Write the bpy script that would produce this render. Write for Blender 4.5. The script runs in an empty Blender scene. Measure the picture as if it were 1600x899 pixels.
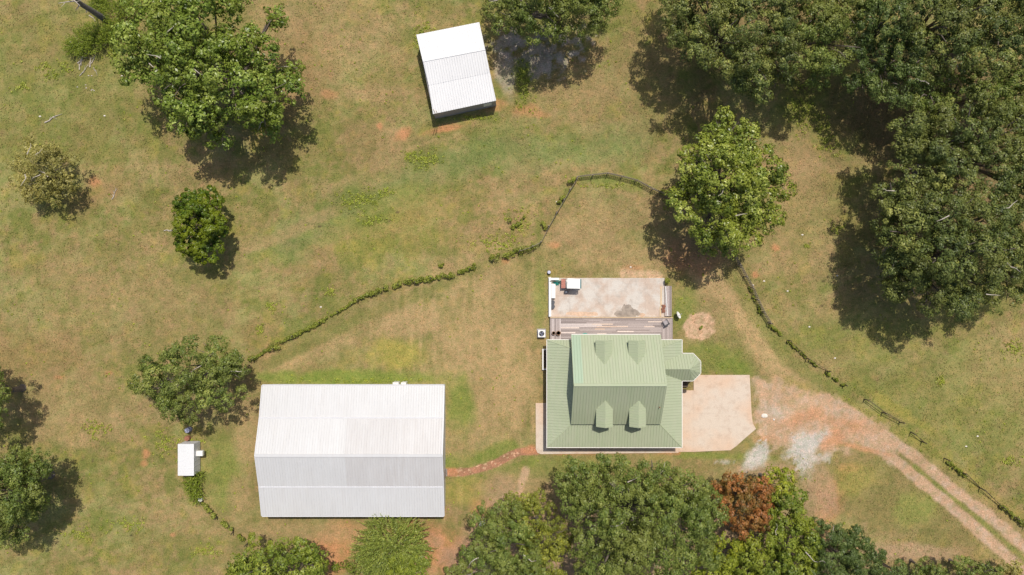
import bpy, math, random
import numpy as np
from mathutils import Vector
rnd = random.Random(7)
rng = np.random.default_rng(11)
R = math.radians
scene = bpy.context.scene
col = scene.collection

# ------------------------------------------------------------------ camera, sky, sun, exposure
CAM_H = 85.0                      # metres above the ground
PXM = 24.0 / 36.0 * 1600 / CAM_H  # photo pixels per metre on the ground
cam_d = bpy.data.cameras.new('camera')
cam_d.lens = 24.0; cam_d.sensor_width = 36.0; cam_d.clip_end = 9000; cam_d.clip_start = 0.5
cam = bpy.data.objects.new('camera', cam_d); col.objects.link(cam)
cam.location = (0, 0, CAM_H); cam.rotation_euler = (0, 0, 0)
scene.camera = cam

SUN_TRAVEL = Vector((-0.125, -0.42, -1.0)).normalized()
SUN_ELEV = math.asin(-SUN_TRAVEL.z)
SUN_AZ = math.atan2(-SUN_TRAVEL.x, -SUN_TRAVEL.y)
world = bpy.data.worlds.new('World'); scene.world = world; world.use_nodes = True
wn = world.node_tree.nodes; wl = world.node_tree.links
sky = wn.new('ShaderNodeTexSky'); sky.sky_type = 'NISHITA'; sky.sun_disc = False
sky.sun_elevation = SUN_ELEV; sky.sun_rotation = SUN_AZ; sky.air_density = 1.0; sky.dust_density = 2.5; sky.ozone_density = 0.4
wl.new(sky.outputs[0], wn['Background'].inputs[0]); wn['Background'].inputs[1].default_value = 0.095
sun_d = bpy.data.lights.new('sun', 'SUN'); sun_d.energy = 3.4; sun_d.angle = R(0.5); sun_d.color = (1.0, 0.94, 0.85)
sun = bpy.data.objects.new('sun', sun_d); col.objects.link(sun)
sun.rotation_euler = SUN_TRAVEL.to_track_quat('-Z', 'Y').to_euler(); sun.location = (0, 0, 60)
scene.view_settings.view_transform = 'Standard'; scene.view_settings.look = 'None'
scene.view_settings.exposure = 0.06; scene.view_settings.gamma = 1.0
scene.view_settings.use_curve_mapping = False
try: scene.cycles.max_bounces = 6; scene.cycles.transparent_max_bounces = 4
except Exception: pass

def P(px, py, z=0.0):
    """world point at height z that stands at photo position px, py"""
    k = (CAM_H - z) / CAM_H / PXM
    return Vector(((px - 800) * k, (449.5 - py) * k, z))

# ------------------------------------------------------------------ noise in numpy
_tab = np.random.default_rng(5).random((256, 256))
def vnoise(x, y, s, seed=0):
    x = np.asarray(x) / s + seed * 17.37; y = np.asarray(y) / s + seed * 9.71
    xi = np.floor(x).astype(int); yi = np.floor(y).astype(int)
    fx = x - xi; fy = y - yi
    fx = fx * fx * (3 - 2 * fx); fy = fy * fy * (3 - 2 * fy)
    a = _tab[xi & 255, yi & 255]; b = _tab[(xi + 1) & 255, yi & 255]
    c = _tab[xi & 255, (yi + 1) & 255]; d = _tab[(xi + 1) & 255, (yi + 1) & 255]
    return (a * (1 - fx) + b * fx) * (1 - fy) + (c * (1 - fx) + d * fx) * fy
def fbm(x, y, s, seed=0, o=4):
    t = 0; w = 1; tot = 0
    for i in range(o):
        t = t + w * vnoise(x, y, s / 2 ** i, seed + i * 3); tot += w; w *= 0.55
    return t / tot
def sstep(a, b, x):
    t = np.clip((x - a) / (b - a), 0, 1); return t * t * (3 - 2 * t)

# ------------------------------------------------------------------ materials
def nt(name):
    m = bpy.data.materials.new(name); m.use_nodes = True
    return m, m.node_tree.nodes, m.node_tree.links, m.node_tree.nodes['Principled BSDF']
def noise_node(n, l, scale, detail=4, vec=None, rough=0.6):
    t = n.new('ShaderNodeTexNoise'); t.inputs['Scale'].default_value = scale
    t.inputs['Detail'].default_value = detail; t.inputs['Roughness'].default_value = rough
    if vec is not None: l.new(vec, t.inputs['Vector'])
    return t
def mathn(n, l, op, a, b):
    m = n.new('ShaderNodeMath'); m.operation = op
    for i, v in enumerate((a, b)):
        if isinstance(v, (int, float)): m.inputs[i].default_value = v
        else: l.new(v, m.inputs[i])
    return m.outputs[0]
def mixc(n, l, f, a, b, bt='MIX'):
    m = n.new('ShaderNodeMix'); m.data_type = 'RGBA'; m.blend_type = bt
    def s(sock, v):
        if isinstance(v, (int, float)): sock.default_value = v
        elif isinstance(v, tuple): sock.default_value = (*v[:3], 1)
        else: l.new(v, sock)
    s(m.inputs[0], f); s(m.inputs[6], a); s(m.inputs[7], b)
    return m.outputs[2]
def ramp(n, l, fac, stops):
    r = n.new('ShaderNodeValToRGB'); e = r.color_ramp.elements
    while len(e) < len(stops): e.new(0.5)
    for i, (p, c) in enumerate(stops): e[i].position = p; e[i].color = (*c[:3], 1) if len(c) >= 3 else c
    l.new(fac, r.inputs[0]); return r.outputs[0]
def geo(n): return n.new('ShaderNodeNewGeometry').outputs['Position']

def mat_simple(name, c, rough=0.6, metal=0.0, var=0.15, scale=2.0, bump=0.0, spec=0.4, c2=None):
    m, n, l, b = nt(name); p = geo(n)
    t = noise_node(n, l, scale, 5, p)
    lo = tuple(v * (1 - var) for v in c); hi = c2 if c2 else tuple(min(1, v * (1 + var)) for v in c)
    l.new(ramp(n, l, t.outputs[0], [(0.3, lo), (0.7, hi)]), b.inputs['Base Color'])
    b.inputs['Roughness'].default_value = rough; b.inputs['Metallic'].default_value = metal
    b.inputs['Specular IOR Level'].default_value = spec
    if bump:
        bn = n.new('ShaderNodeBump'); bn.inputs['Strength'].default_value = bump; bn.inputs['Distance'].default_value = 0.02
        t2 = noise_node(n, l, scale * 8, 3, p); l.new(t2.outputs[0], bn.inputs['Height']); l.new(bn.outputs[0], b.inputs['Normal'])
    return m

def mat_roof(name, c, dirt, rough=0.45, dscale=0.35, damt=0.35, streak=(1, 6)):
    """painted sheet metal: weather streaks and faint sheet to sheet variation"""
    m, n, l, b = nt(name); p = geo(n)
    mp = n.new('ShaderNodeMapping'); l.new(p, mp.inputs[0]); mp.inputs['Scale'].default_value = (streak[1], streak[0], 1)
    t = noise_node(n, l, dscale, 5, mp.outputs[0]); t2 = noise_node(n, l, 0.25, 3, p)
    f = mathn(n, l, 'MULTIPLY', ramp(n, l, t.outputs[0], [(0.38, (0, 0, 0)), (0.75, (1, 1, 1))]), damt)
    c1 = mixc(n, l, f, c, dirt)
    c2 = mixc(n, l, mathn(n, l, 'MULTIPLY', ramp(n, l, t2.outputs[0], [(0.4, (0, 0, 0)), (0.65, (1, 1, 1))]), 0.35), c1, tuple(v * 0.9 for v in c))
    l.new(c2, b.inputs['Base Color']); b.inputs['Roughness'].default_value = rough
    b.inputs['Specular IOR Level'].default_value = 0.35
    return m

def mat_ground():
    m, n, l, b = nt('meadow_soil'); p = geo(n)
    a = n.new('ShaderNodeAttribute'); a.attribute_name = 'gcol'
    t1 = noise_node(n, l, 5.5, 4, p, 0.7); t2 = noise_node(n, l, 1.3, 4, p, 0.65); t3 = noise_node(n, l, 14, 2, p, 0.8)
    v = ramp(n, l, t1.outputs[0], [(0.28, (0.68, 0.74, 0.64)), (0.5, (1, 1, 1)), (0.72, (1.35, 1.30, 1.35))])
    c1 = mixc(n, l, 1.0, a.outputs['Color'], v, 'MULTIPLY')
    v2 = ramp(n, l, t2.outputs[0], [(0.3, (0.74, 0.86, 0.72)), (0.5, (1, 1, 1)), (0.7, (1.22, 1.10, 1.08))])
    c2 = mixc(n, l, 1.0, c1, v2, 'MULTIPLY')
    v3 = ramp(n, l, t3.outputs[0], [(0.35, (0.72, 0.74, 0.7)), (0.65, (1.28, 1.26, 1.28))])
    c3 = mixc(n, l, 1.0, c2, v3, 'MULTIPLY')
    l.new(c3, b.inputs['Base Color']); b.inputs['Roughness'].default_value = 0.95; b.inputs['Specular IOR Level'].default_value = 0.1
    bn = n.new('ShaderNodeBump'); bn.inputs['Strength'].default_value = 0.7; bn.inputs['Distance'].default_value = 0.08
    l.new(t1.outputs[0], bn.inputs['Height']); l.new(bn.outputs[0], b.inputs['Normal'])
    return m
def mat_tuft():
    m, n, l, b = nt('grass_blades')
    a = n.new('ShaderNodeAttribute'); a.attribute_name = 'gcol'
    l.new(a.outputs['Color'], b.inputs['Base Color']); b.inputs['Roughness'].default_value = 0.8; b.inputs['Specular IOR Level'].default_value = 0.1
    return m
LG = 1.68
def mat_leaf(name, stops, patch=None, pscale=0.3, gloss=0.45):
    m, n, l, b = nt(name)
    a = n.new('ShaderNodeAttribute'); a.attribute_name = 'tint'
    g_ = lambda q: (min(q[0] * LG * 1.06, .8), min(q[1] * LG, .8), q[2] * LG * 0.72)
    stops = [(p, g_(q)) for p, q in stops]; patch = g_(patch) if patch else None
    c = ramp(n, l, a.outputs['Fac'], stops)
    if patch:
        t = noise_node(n, l, pscale, 3, geo(n))
        f = ramp(n, l, t.outputs[0], [(0.45, (0, 0, 0)), (0.62, (1, 1, 1))])
        c = mixc(n, l, mathn(n, l, 'MULTIPLY', f, 0.7), c, patch)
    l.new(c, b.inputs['Base Color']); b.inputs['Roughness'].default_value = gloss; b.inputs['Specular IOR Level'].default_value = 0.35
    tr = n.new('ShaderNodeBsdfTranslucent'); l.new(mixc(n, l, 1.0, c, (1.3, 1.35, 0.6), 'MULTIPLY'), tr.inputs[0])
    mx = n.new('ShaderNodeMixShader'); mx.inputs[0].default_value = 0.16
    l.new(b.outputs[0], mx.inputs[1]); l.new(tr.outputs[0], mx.inputs[2])
    l.new(mx.outputs[0], n['Material Output'].inputs['Surface'])
    return m
def mat_tinted(name, stops, rough=0.85, scale=9):
    m, n, l, b = nt(name); a = n.new('ShaderNodeAttribute'); a.attribute_name = 'tint'
    c = ramp(n, l, a.outputs['Fac'], stops)
    t = noise_node(n, l, scale, 4, geo(n)); v = ramp(n, l, t.outputs[0], [(0.3, (0.78, 0.78, 0.78)), (0.7, (1.18, 1.18, 1.18))])
    l.new(mixc(n, l, 1.0, c, v, 'MULTIPLY'), b.inputs['Base Color']); b.inputs['Roughness'].default_value = rough
    b.inputs['Specular IOR Level'].default_value = 0.15
    return m
def mat_concrete(name, base, warm, stain, wscale=0.16, sscale=1.1):
    m, n, l, b = nt(name); p = geo(n)
    t = noise_node(n, l, wscale, 3, p); s = noise_node(n, l, sscale, 6, p, 0.7); f = noise_node(n, l, 9, 3, p)
    c = mixc(n, l, ramp(n, l, t.outputs[0], [(0.42, (0, 0, 0)), (0.6, (1, 1, 1))]), base, warm)
    c = mixc(n, l, mathn(n, l, 'MULTIPLY', ramp(n, l, s.outputs[0], [(0.5, (0, 0, 0)), (0.78, (1, 1, 1))]), 0.75), c, stain)
    c = mixc(n, l, 1.0, c, ramp(n, l, f.outputs[0], [(0.3, (0.88, 0.88, 0.88)), (0.7, (1.08, 1.08, 1.08))]), 'MULTIPLY')
    l.new(c, b.inputs['Base Color']); b.inputs['Roughness'].default_value = 0.9; b.inputs['Specular IOR Level'].default_value = 0.2
    return m

M = {}
M['ground'] = mat_ground(); M['tuft'] = mat_tuft()
M['white_roof'] = mat_roof('white_sheet_metal', (0.625, 0.625, 0.625), (0.53, 0.51, 0.49), damt=0.4)
M['white_roof_old'] = mat_roof('weathered_white_sheet_metal', (0.59, 0.58, 0.575), (0.49, 0.46, 0.44), damt=0.6)
M['shed_roof'] = mat_roof('bright_white_sheet_metal', (0.74, 0.74, 0.745), (0.66, 0.66, 0.66), damt=0.25)
M['green_roof'] = mat_roof('sage_green_sheet_metal', (0.385, 0.435, 0.29), (0.47, 0.465, 0.36), rough=0.5, damt=0.5)
M['green_side'] = mat_roof('sage_green_dormer_metal', (0.42, 0.475, 0.31), (0.47, 0.465, 0.36), rough=0.5, damt=0.4, streak=(6, 1))
M['mint_roof'] = mat_roof('mint_green_sheet_metal', (0.365, 0.47, 0.34), (0.41, 0.46, 0.32), rough=0.5, damt=0.4)
M['trim'] = mat_simple('white_trim_paint', (0.78, 0.75, 0.70), 0.5, var=0.06)
M['green_siding'] = mat_simple('grey_green_siding', (0.30, 0.38, 0.31), 0.7, var=0.1)
M['cream_siding'] = mat_simple('cream_siding', (0.62, 0.58, 0.50), 0.7, var=0.08)
M['grey_siding'] = mat_simple('grey_metal_siding', (0.34, 0.32, 0.32), 0.6, var=0.12)
M['white_siding'] = mat_simple('white_metal_siding', (0.66, 0.66, 0.68), 0.5, var=0.08)
M['glass'] = mat_simple('dark_window_glass', (0.05, 0.06, 0.07), 0.08, var=0.1, spec=0.7)
M['concrete_pad'] = mat_concrete('tan_concrete', (0.64, 0.54, 0.44), (0.66, 0.48, 0.35), (0.46, 0.33, 0.24))
M['patio'] = mat_concrete('weathered_concrete', (0.62, 0.57, 0.51), (0.56, 0.45, 0.37), (0.33, 0.28, 0.24), 0.5, 0.8)
M['wet'] = mat_simple('damp_dark_concrete', (0.31, 0.26, 0.215), 0.8, var=0.3, scale=2.5)
M['deck'] = mat_tinted('weathered_deck_boards', [(0.0, (0.27, 0.225, 0.21)), (0.45, (0.50, 0.425, 0.40)), (0.75, (0.64, 0.56, 0.53)), (0.8, (0.62, 0.46, 0.35)), (0.9, (0.72, 0.60, 0.52)), (1.0, (0.78, 0.66, 0.60))])
M['wood'] = mat_simple('weathered_grey_wood', (0.26, 0.22, 0.18), 0.9, var=0.35, scale=5)
M['dark_wood'] = mat_simple('dark_brown_wood', (0.10, 0.075, 0.055), 0.9, var=0.3, scale=5)
M['pale_wood'] = mat_simple('pale_lumber', (0.62, 0.47, 0.30), 0.85, var=0.15, scale=4)
M['bark'] = mat_simple('grey_bark', (0.17, 0.14, 0.115), 0.95, var=0.35, scale=6, bump=0.6)
M['dead_bark'] = mat_simple('bleached_grey_bark', (0.16, 0.145, 0.14), 0.95, var=0.4, scale=5, bump=0.6)
M['bleached'] = mat_simple('bleached_dead_wood', (0.52, 0.46, 0.40), 0.9, var=0.25, scale=6)
M['black'] = mat_simple('black_rubber', (0.03, 0.03, 0.032), 0.7, var=0.2)
M['char'] = mat_simple('charcoal_metal', (0.07, 0.075, 0.085), 0.5, var=0.2)
M['white_plastic'] = mat_simple('white_plastic', (0.80, 0.79, 0.76), 0.4, var=0.04)
M['maroon'] = mat_simple('faded_maroon_vinyl', (0.42, 0.17, 0.13), 0.6, var=0.2, scale=6)
M['teal'] = mat_simple('teal_canvas', (0.03, 0.30, 0.24), 0.7, var=0.3, scale=5)
M['teal_dark'] = mat_simple('dark_teal_paint', (0.03, 0.14, 0.15), 0.4, var=0.15)
M['rust'] = mat_simple('rusty_steel', (0.30, 0.13, 0.08), 0.9, var=0.35, scale=6)
M['blue_grey'] = mat_simple('blue_grey_plastic', (0.22, 0.24, 0.36), 0.5, var=0.15)
M['lid'] = mat_simple('pale_lilac_plastic', (0.50, 0.50, 0.60), 0.5, var=0.1)
M['terracotta'] = mat_simple('brown_clay_pot', (0.33, 0.20, 0.12), 0.8, var=0.2, scale=8)
M['soil'] = mat_simple('dry_potting_soil', (0.24, 0.17, 0.09), 0.95, var=0.4, scale=14)
M['stone'] = mat_simple('pale_limestone', (0.72, 0.66, 0.58), 0.85, var=0.15, scale=5)
M['grey_plastic'] = mat_simple('grey_plastic', (0.34, 0.31, 0.32), 0.6, var=0.1)
M['steel'] = mat_simple('galvanised_steel', (0.55, 0.56, 0.57), 0.35, metal=0.6, var=0.1)

# ------------------------------------------------------------------ object helpers
def tag(o, label=None, cat=None, group=None, kind=None):
    if label: o['label'] = label
    if cat: o['category'] = cat
    if group: o['group'] = group
    if kind: o['kind'] = kind
    return o
def thing(name, loc, label, cat, group=None):
    o = bpy.data.objects.new(name, None); col.objects.link(o)
    o.location = (loc[0], loc[1], loc[2]); o.empty_display_size = 0.2
    return tag(o, label, cat, group)
def root_loc(o):
    while o is not None and o.parent is not None: o = o.parent
    return Vector(o.location) if o is not None else Vector((0, 0, 0))
class MB:
    """collects faces in world coordinates, then links them as one mesh"""
    def __init__(s): s.v = []; s.f = []; s.mi = []; s.t = []
    def face(s, pts, mi=0, t=0.5):
        i = len(s.v); s.v += [tuple(p) for p in pts]; s.f.append(tuple(range(i, i + len(pts)))); s.mi.append(mi); s.t += [t] * len(pts)
    def prism(s, poly, z0, z1, mi=0, t=0.5, bottom=True):
        """poly counter-clockwise (x, y)"""
        n = len(poly); i = len(s.v)
        s.v += [(p[0], p[1], z0) for p in poly] + [(p[0], p[1], z1) for p in poly]; s.t += [t] * 2 * n
        s.f.append(tuple(range(i + n, i + 2 * n))); s.mi.append(mi)
        if bottom: s.f.append(tuple(range(i + n - 1, i - 1, -1))); s.mi.append(mi)
        for k in range(n):
            q = (k + 1) % n; s.f.append((i + k, i + q, i + n + q, i + n + k)); s.mi.append(mi)
    def box(s, x0, x1, y0, y1, z0, z1, mi=0, t=0.5): s.prism([(x0, y0), (x1, y0), (x1, y1), (x0, y1)], z0, z1, mi, t)
    def obox(s, c, ux, lx, ly, z0, z1, mi=0, t=0.5):
        """box centred on c with its long side along angle ux"""
        a = Vector((math.cos(ux), math.sin(ux))); b = Vector((-a.y, a.x)); c = Vector((c[0], c[1]))
        s.prism([c - a * lx / 2 - b * ly / 2, c + a * lx / 2 - b * ly / 2, c + a * lx / 2 + b * ly / 2, c - a * lx / 2 + b * ly / 2], z0, z1, mi, t)
    def tube(s, pts, rad, n=8, mi=0, cap=True, t=0.5):
        pts = [Vector(p) for p in pts]
        if isinstance(rad, (int, float)): rad = [rad] * len(pts)
        i0 = len(s.v); ref = None
        for k, p in enumerate(pts):
            d = (pts[min(k + 1, len(pts) - 1)] - pts[max(k - 1, 0)]).normalized()
            if ref is None: ref = Vector((1, 0, 0)) if abs(d.x) < 0.8 else Vector((0, 1, 0))
            u = (ref - d * ref.dot(d)).normalized(); w = d.cross(u); ref = u
            for j in range(n):
                a = 2 * math.pi * j / n; s.v.append(tuple(p + (u * math.cos(a) + w * math.sin(a)) * rad[k])); s.t.append(t)
        for k in range(len(pts) - 1):
            for j in range(n):
                q = (j + 1) % n; s.f.append((i0 + k * n + j, i0 + k * n + q, i0 + (k + 1) * n + q, i0 + (k + 1) * n + j)); s.mi.append(mi)
        if cap:
            s.f.append(tuple(i0 + j for j in range(n - 1, -1, -1))); s.mi.append(mi)
            e = i0 + (len(pts) - 1) * n; s.f.append(tuple(e + j for j in range(n))); s.mi.append(mi)
    def cyl(s, c, r, z0, z1, n=20, mi=0): s.tube([(c[0], c[1], z0), (c[0], c[1], z1)], r, n, mi)
    def lathe(s, c, prof, n=20, mi=0):
        s.tube([(c[0], c[1], z) for r, z in prof], [r for r, z in prof], n, mi)
    def panel(s, poly, up, thick=0.06, spacing=0.35, rh=0.045, rw=0.06, mi=0, ribs=True):
        """a roof sheet over a planar convex polygon, raised seams running along the vector up"""
        poly = [Vector(p) for p in poly]; nrm = Vector((0, 0, 0))
        for k in range(len(poly)): nrm += poly[k].cross(poly[(k + 1) % len(poly)])
        nrm.normalize()
        if nrm.z < 0: poly.reverse(); nrm = -nrm
        up = Vector(up); up = (up - nrm * up.dot(nrm)).normalized(); sd = up.cross(nrm).normalized()
        n = len(poly); i = len(s.v)
        s.v += [tuple(p) for p in poly] + [tuple(p - Vector((0, 0, thick))) for p in poly]; s.t += [0.5] * 2 * n
        s.f.append(tuple(range(i, i + n))); s.mi.append(mi); s.f.append(tuple(range(i + 2 * n - 1, i + n - 1, -1))); s.mi.append(mi)
        for k in range(n):
            q = (k + 1) % n; s.f.append((i + k, i + n + k, i + n + q, i + q)); s.mi.append(mi)
        if not ribs: return
        o = poly[0]; uv = [((p - o).dot(sd), (p - o).dot(up)) for p in poly]
        a0 = min(u for u, v in uv); a1 = max(u for u, v in uv); u = a0 + spacing * 0.5
        while u < a1:
            hits = []
            for k in range(n):
                (u0, v0), (u1, v1) = uv[k], uv[(k + 1) % n]
                if (u0 - u) * (u1 - u) < 0: hits.append(v0 + (v1 - v0) * (u - u0) / (u1 - u0))
            if len(hits) >= 2 and max(hits) - min(hits) > 0.25:
                b0 = min(hits) + 0.02; b1 = max(hits) - 0.04
                A = o + sd * (u - rw / 2); B = o + sd * (u + rw / 2); h = nrm * rh; e = nrm * 0.002; ins = sd * rw * 0.25
                pa, pb, pc, pd = A + up * b0 + e, B + up * b0 + e, B + up * b1 + e, A + up * b1 + e
                ta, tb, tc, td = pa + h + ins, pb + h - ins, pc + h - ins, pd + h + ins
                s.face([ta, tb, tc, td], mi); s.face([pa, ta, td, pd], mi); s.face([pb, pc, tc, tb], mi); s.face([pa, pb, tb, ta], mi); s.face([pd, td, tc, pc], mi)
            u += spacing
    def build(s, name, mats, parent=None, smooth=False):
        o0 = root_loc(parent)
        me = bpy.data.meshes.new(name)
        me.from_pydata([(v[0] - o0.x, v[1] - o0.y, v[2] - o0.z) for v in s.v], [], s.f)
        if not isinstance(mats, (list, tuple)): mats = [mats]
        for m in mats: me.materials.append(m)
        me.polygons.foreach_set('material_index', s.mi)
        if smooth: me.polygons.foreach_set('use_smooth', [True] * len(s.f))
        at = me.attributes.new('tint', 'FLOAT', 'POINT'); at.data.foreach_set('value', s.t)
        o = bpy.data.objects.new(name, me); col.objects.link(o)
        if parent: o.parent = parent
        return o
def recentre(o):
    """put a one-mesh thing's origin at its base centre"""
    me = o.data; n = len(me.vertices); a = np.empty(n * 3); me.vertices.foreach_get('co', a); a = a.reshape(-1, 3)
    c = np.array([(a[:, 0].min() + a[:, 0].max()) / 2, (a[:, 1].min() + a[:, 1].max()) / 2, a[:, 2].min()])
    me.vertices.foreach_set('co', (a - c).ravel()); o.location = tuple(float(q) for q in c); me.update()
    return o

# ------------------------------------------------------------------ ground colours (photo pixel coordinates U, V on the ground plane)
OLIVE = np.array((0.262, 0.228, 0.084)); GREEN = np.array((0.190, 0.205, 0.056)); TAN = np.array((0.405, 0.285, 0.150)); PALE = np.array((0.305, 0.292, 0.115))
YEL = np.array((0.34, 0.30, 0.075)); CLAY = np.array((0.58, 0.27, 0.14)); GRAV = np.array((0.60, 0.53, 0.48))
PINK = np.array((0.55, 0.368, 0.25)); LUSH = np.array((0.150, 0.188, 0.040)); BLUE = np.array((0.20, 0.235, 0.10)); BRICK = np.array((0.42, 0.215, 0.14))
BROWN = np.array((0.36, 0.245, 0.135)); DARK = np.array((0.10, 0.075, 0.045))
def seg_dist(U, V, pts):
    d = np.full(U.shape, 1e9)
    for (x0, y0), (x1, y1) in zip(pts[:-1], pts[1:]):
        dx, dy = x1 - x0, y1 - y0; t = np.clip(((U - x0) * dx + (V - y0) * dy) / (dx * dx + dy * dy + 1e-9), 0, 1)
        d = np.minimum(d, np.hypot(U - x0 - t * dx, V - y0 - t * dy))
    return d
def blob(U, V, cx, cy, rx, ry, rot=0):
    a = math.radians(rot); c, s = math.cos(a), math.sin(a); x = U - cx; y = V - cy
    return np.hypot((x * c + y * s) / rx, (-x * s + y * c) / ry)
TRACK_A = [(1290, 622), (1330, 645), (1367, 670), (1397, 690), (1437, 720), (1491, 766), (1545, 806), (1600, 853), (1660, 905), (1800, 1030)]
TRACK_B = [(1280, 665), (1330, 672), (1380, 705), (1420, 737), (1475, 781), (1530, 830), (1593, 889), (1660, 955), (1790, 1090)]
PATH = [(694, 738), (715, 738.5), (735, 737), (755, 731), (775, 724), (795, 713), (812, 706), (838, 705)]
APRON = [(1178, 596), (1235, 604), (1290, 622), (1345, 650), (1400, 690), (1395, 715), (1340, 700), (1290, 706), (1240, 712), (1195, 690), (1178, 660)]
def in_poly(U, V, poly):
    r = np.zeros(U.shape, bool); j = len(poly) - 1
    for i in range(len(poly)):
        xi, yi = poly[i]; xj, yj = poly[j]
        r ^= ((yi > V) != (yj > V)) & (U < (xj - xi) * (V - yi) / (yj - yi + 1e-12) + xi); j = i
    return r
def drive_w(U, V):
    n = fbm(U, V, 14, 50, 3) - 0.5
    d = np.minimum(seg_dist(U, V, TRACK_A), seg_dist(U, V, TRACK_B)) + n * 7
    w = 1 - sstep(6.0, 10.5, d)
    e = seg_dist(U, V, APRON + [APRON[0]]); e = np.where(in_poly(U, V, APRON), e, -e) + n * 42
    return np.maximum(w, sstep(-9, 9, e))
def path_w(U, V):
    return 1 - sstep(5.4, 6.8, seg_dist(U, V, PATH) + (fbm(U, V, 9, 61, 2) - 0.5) * 2.2)
def mulch_w(U, V):
    return 1 - sstep(0.9, 1.08, blob(U, V, 1093, 510, 24, 22) + (fbm(U, V, 12, 71, 3) - 0.5) * 0.6)
def gcolor(U, V):
    sh = U.shape; C = np.empty(sh + (3,))
    big = fbm(U, V, 260, 1, 4); mid = fbm(U, V, 70, 7, 4); fin = fbm(U, V, 16, 13, 3); big2 = fbm(U, V, 190, 23, 4)
    ang = fbm(U * 0.5 + V * 0.2, V * 1.6, 60, 31, 4)   # streaks, mowing and grazing trails
    C[:] = OLIVE
    def put(m, c, k=1.0):
        m = np.clip(m * k, 0, 1)[..., None]; C[:] = C * (1 - m) + c * m
    put(sstep(0.47, 0.62, mid * 0.6 + big * 0.4), GREEN, 0.55)
    put(sstep(0.50, 0.62, fbm(U, V, 48, 33, 4)), PALE, 0.75)
    put(sstep(0.52, 0.66, big2 * 0.55 + ang * 0.45), TAN, 0.55)
    put(sstep(0.56, 0.72, fin * 0.6 + ang * 0.4), TAN, 0.35)
    put(sstep(0.56, 0.66, fbm(U, V, 120, 37, 3)), np.array((0.36, 0.225, 0.12)), 0.30)
    tr_ = fbm((U * 0.94 - V * 0.34) / 7, U * 0.34 + V * 0.94, 11, 39, 3); put(sstep(0.55, 0.70, tr_), PALE * 1.1, 0.35); put(sstep(0.60, 0.74, 1 - tr_), GREEN * 0.9, 0.35)
    put(sstep(0.54, 0.68, fbm(U, V, 34, 41, 4)), GREEN, 0.75); put(sstep(0.56, 0.68, fbm(U, V, 30, 141, 4)), TAN * np.array((1.0, .95, .95)), 0.36)
    put(sstep(0.60, 0.78, fbm(U, V, 22, 43, 3)), YEL, 0.45)
    put(sstep(0.62, 0.75, fbm(U, V, 9, 45, 2)), BROWN, 0.4)
    put(sstep(0.66, 0.8, fbm(U, V, 7, 47, 2)), LUSH, 0.35)
    nz = fbm(U, V, 26, 81, 4) - 0.5
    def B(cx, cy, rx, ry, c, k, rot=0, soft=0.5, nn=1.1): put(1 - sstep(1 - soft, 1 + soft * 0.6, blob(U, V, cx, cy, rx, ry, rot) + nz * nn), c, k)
    def L(pts, w, c, k, soft=0.5, nn=1.0): put(1 - sstep(1 - soft, 1 + soft, seg_dist(U, V, pts) / w + nz * nn), c, k)
    # pasture
    B(90, 120, 190, 150, GREEN * 1.05, 0.35); B(530, 60, 120, 90, TAN, 0.45, 0, 0.6); B(420, 40, 60, 50, TAN, 0.4); B(470, 110, 50, 80, np.array((.36, .22, .12)), .4); B(160, 300, 70, 30, np.array((.36, .22, .12)), .35, -20); B(60, 560, 90, 50, np.array((.36, .215, .115)), .4); B(580, 230, 50, 50, np.array((.37, .23, .13)), .35); B(200, 480, 190, 90, TAN, 0.30); B(120, 640, 120, 60, TAN, 0.5)
    L([(440, 380), (520, 345), (600, 310), (680, 265), (760, 235), (880, 235), (990, 225)], 26, BLUE * np.array((1.0,1.08,.9)), 0.52, 0.9, 2.0); L([(380, 390), (440, 370), (530, 325)], 9, TAN, 0.6)
    B(620, 350, 120, 55, YEL, 0.35, -20); B(820, 130, 22, 50, LUSH, 0.7, 0); B(560, 312, 50, 20, LUSH, 0.55, -15); B(665, 250, 25, 20, LUSH, 0.5); B(580, 345, 25, 9, LUSH, 0.6, -20)
    B(900, 150, 80, 60, TAN, 0.45); B(1000, 130, 70, 80, BROWN, 0.35); B(1250, 160, 40, 60, LUSH, 0.6, 30); B(1290, 210, 25, 40, LUSH, 0.45, -30)
    B(1250, 330, 70, 110, TAN, 0.42); B(1240, 250, 60, 60, BROWN, 0.35); B(1500, 620, 160, 100, GREEN * 1.15, 0.45); B(1350, 520, 110, 60, GREEN * 1.2, 0.35); B(1560, 560, 60, 60, TAN, 0.35)
    gs = fbm(U, V, 9, 305, 4)
    for a in [(850, 80, 56, 32, -10, .8), (790, 66, 28, 22, -20, .85), (880, 98, 24, 18, 0, .7)]: put(sstep(.3, .8, 1.3 - blob(U, V, *a[:5]) + (gs - .5) * 2.8), GRAV * np.array((.85, .82, .84)), a[5] * .75)
    B(815, 105, 16, 22, LUSH, .6); B(790, 120, 14, 40, GRAV * 0.8, 0.5, -15)
    # worn yard inside the fence
    YARD = [(395, 565), (540, 480), (700, 425), (840, 380), (900, 282), (1040, 305), (1145, 405), (1200, 505), (1290, 600), (1500, 735), (1600, 830), (1600, 899), (1200, 899), (380, 899), (300, 780), (320, 690)]
    e = seg_dist(U, V, YARD + [YARD[0]]); ins = np.where(in_poly(U, V, YARD), e, -e) + nz * 14
    put(sstep(-4, 10, ins), TAN * 0.88, 0.30)
    st_ = fbm(U, V / 9, 7, 57, 3); ym = np.clip(sstep(-4, 10, ins), 0, 1) * (1 - sstep(110, 160, np.abs(U - 710))) * .8 ; put(ym * sstep(.52, .66, st_), TAN * 1.3, .5); put(ym * sstep(.56, .7, 1 - st_), GREEN, .4)
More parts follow.
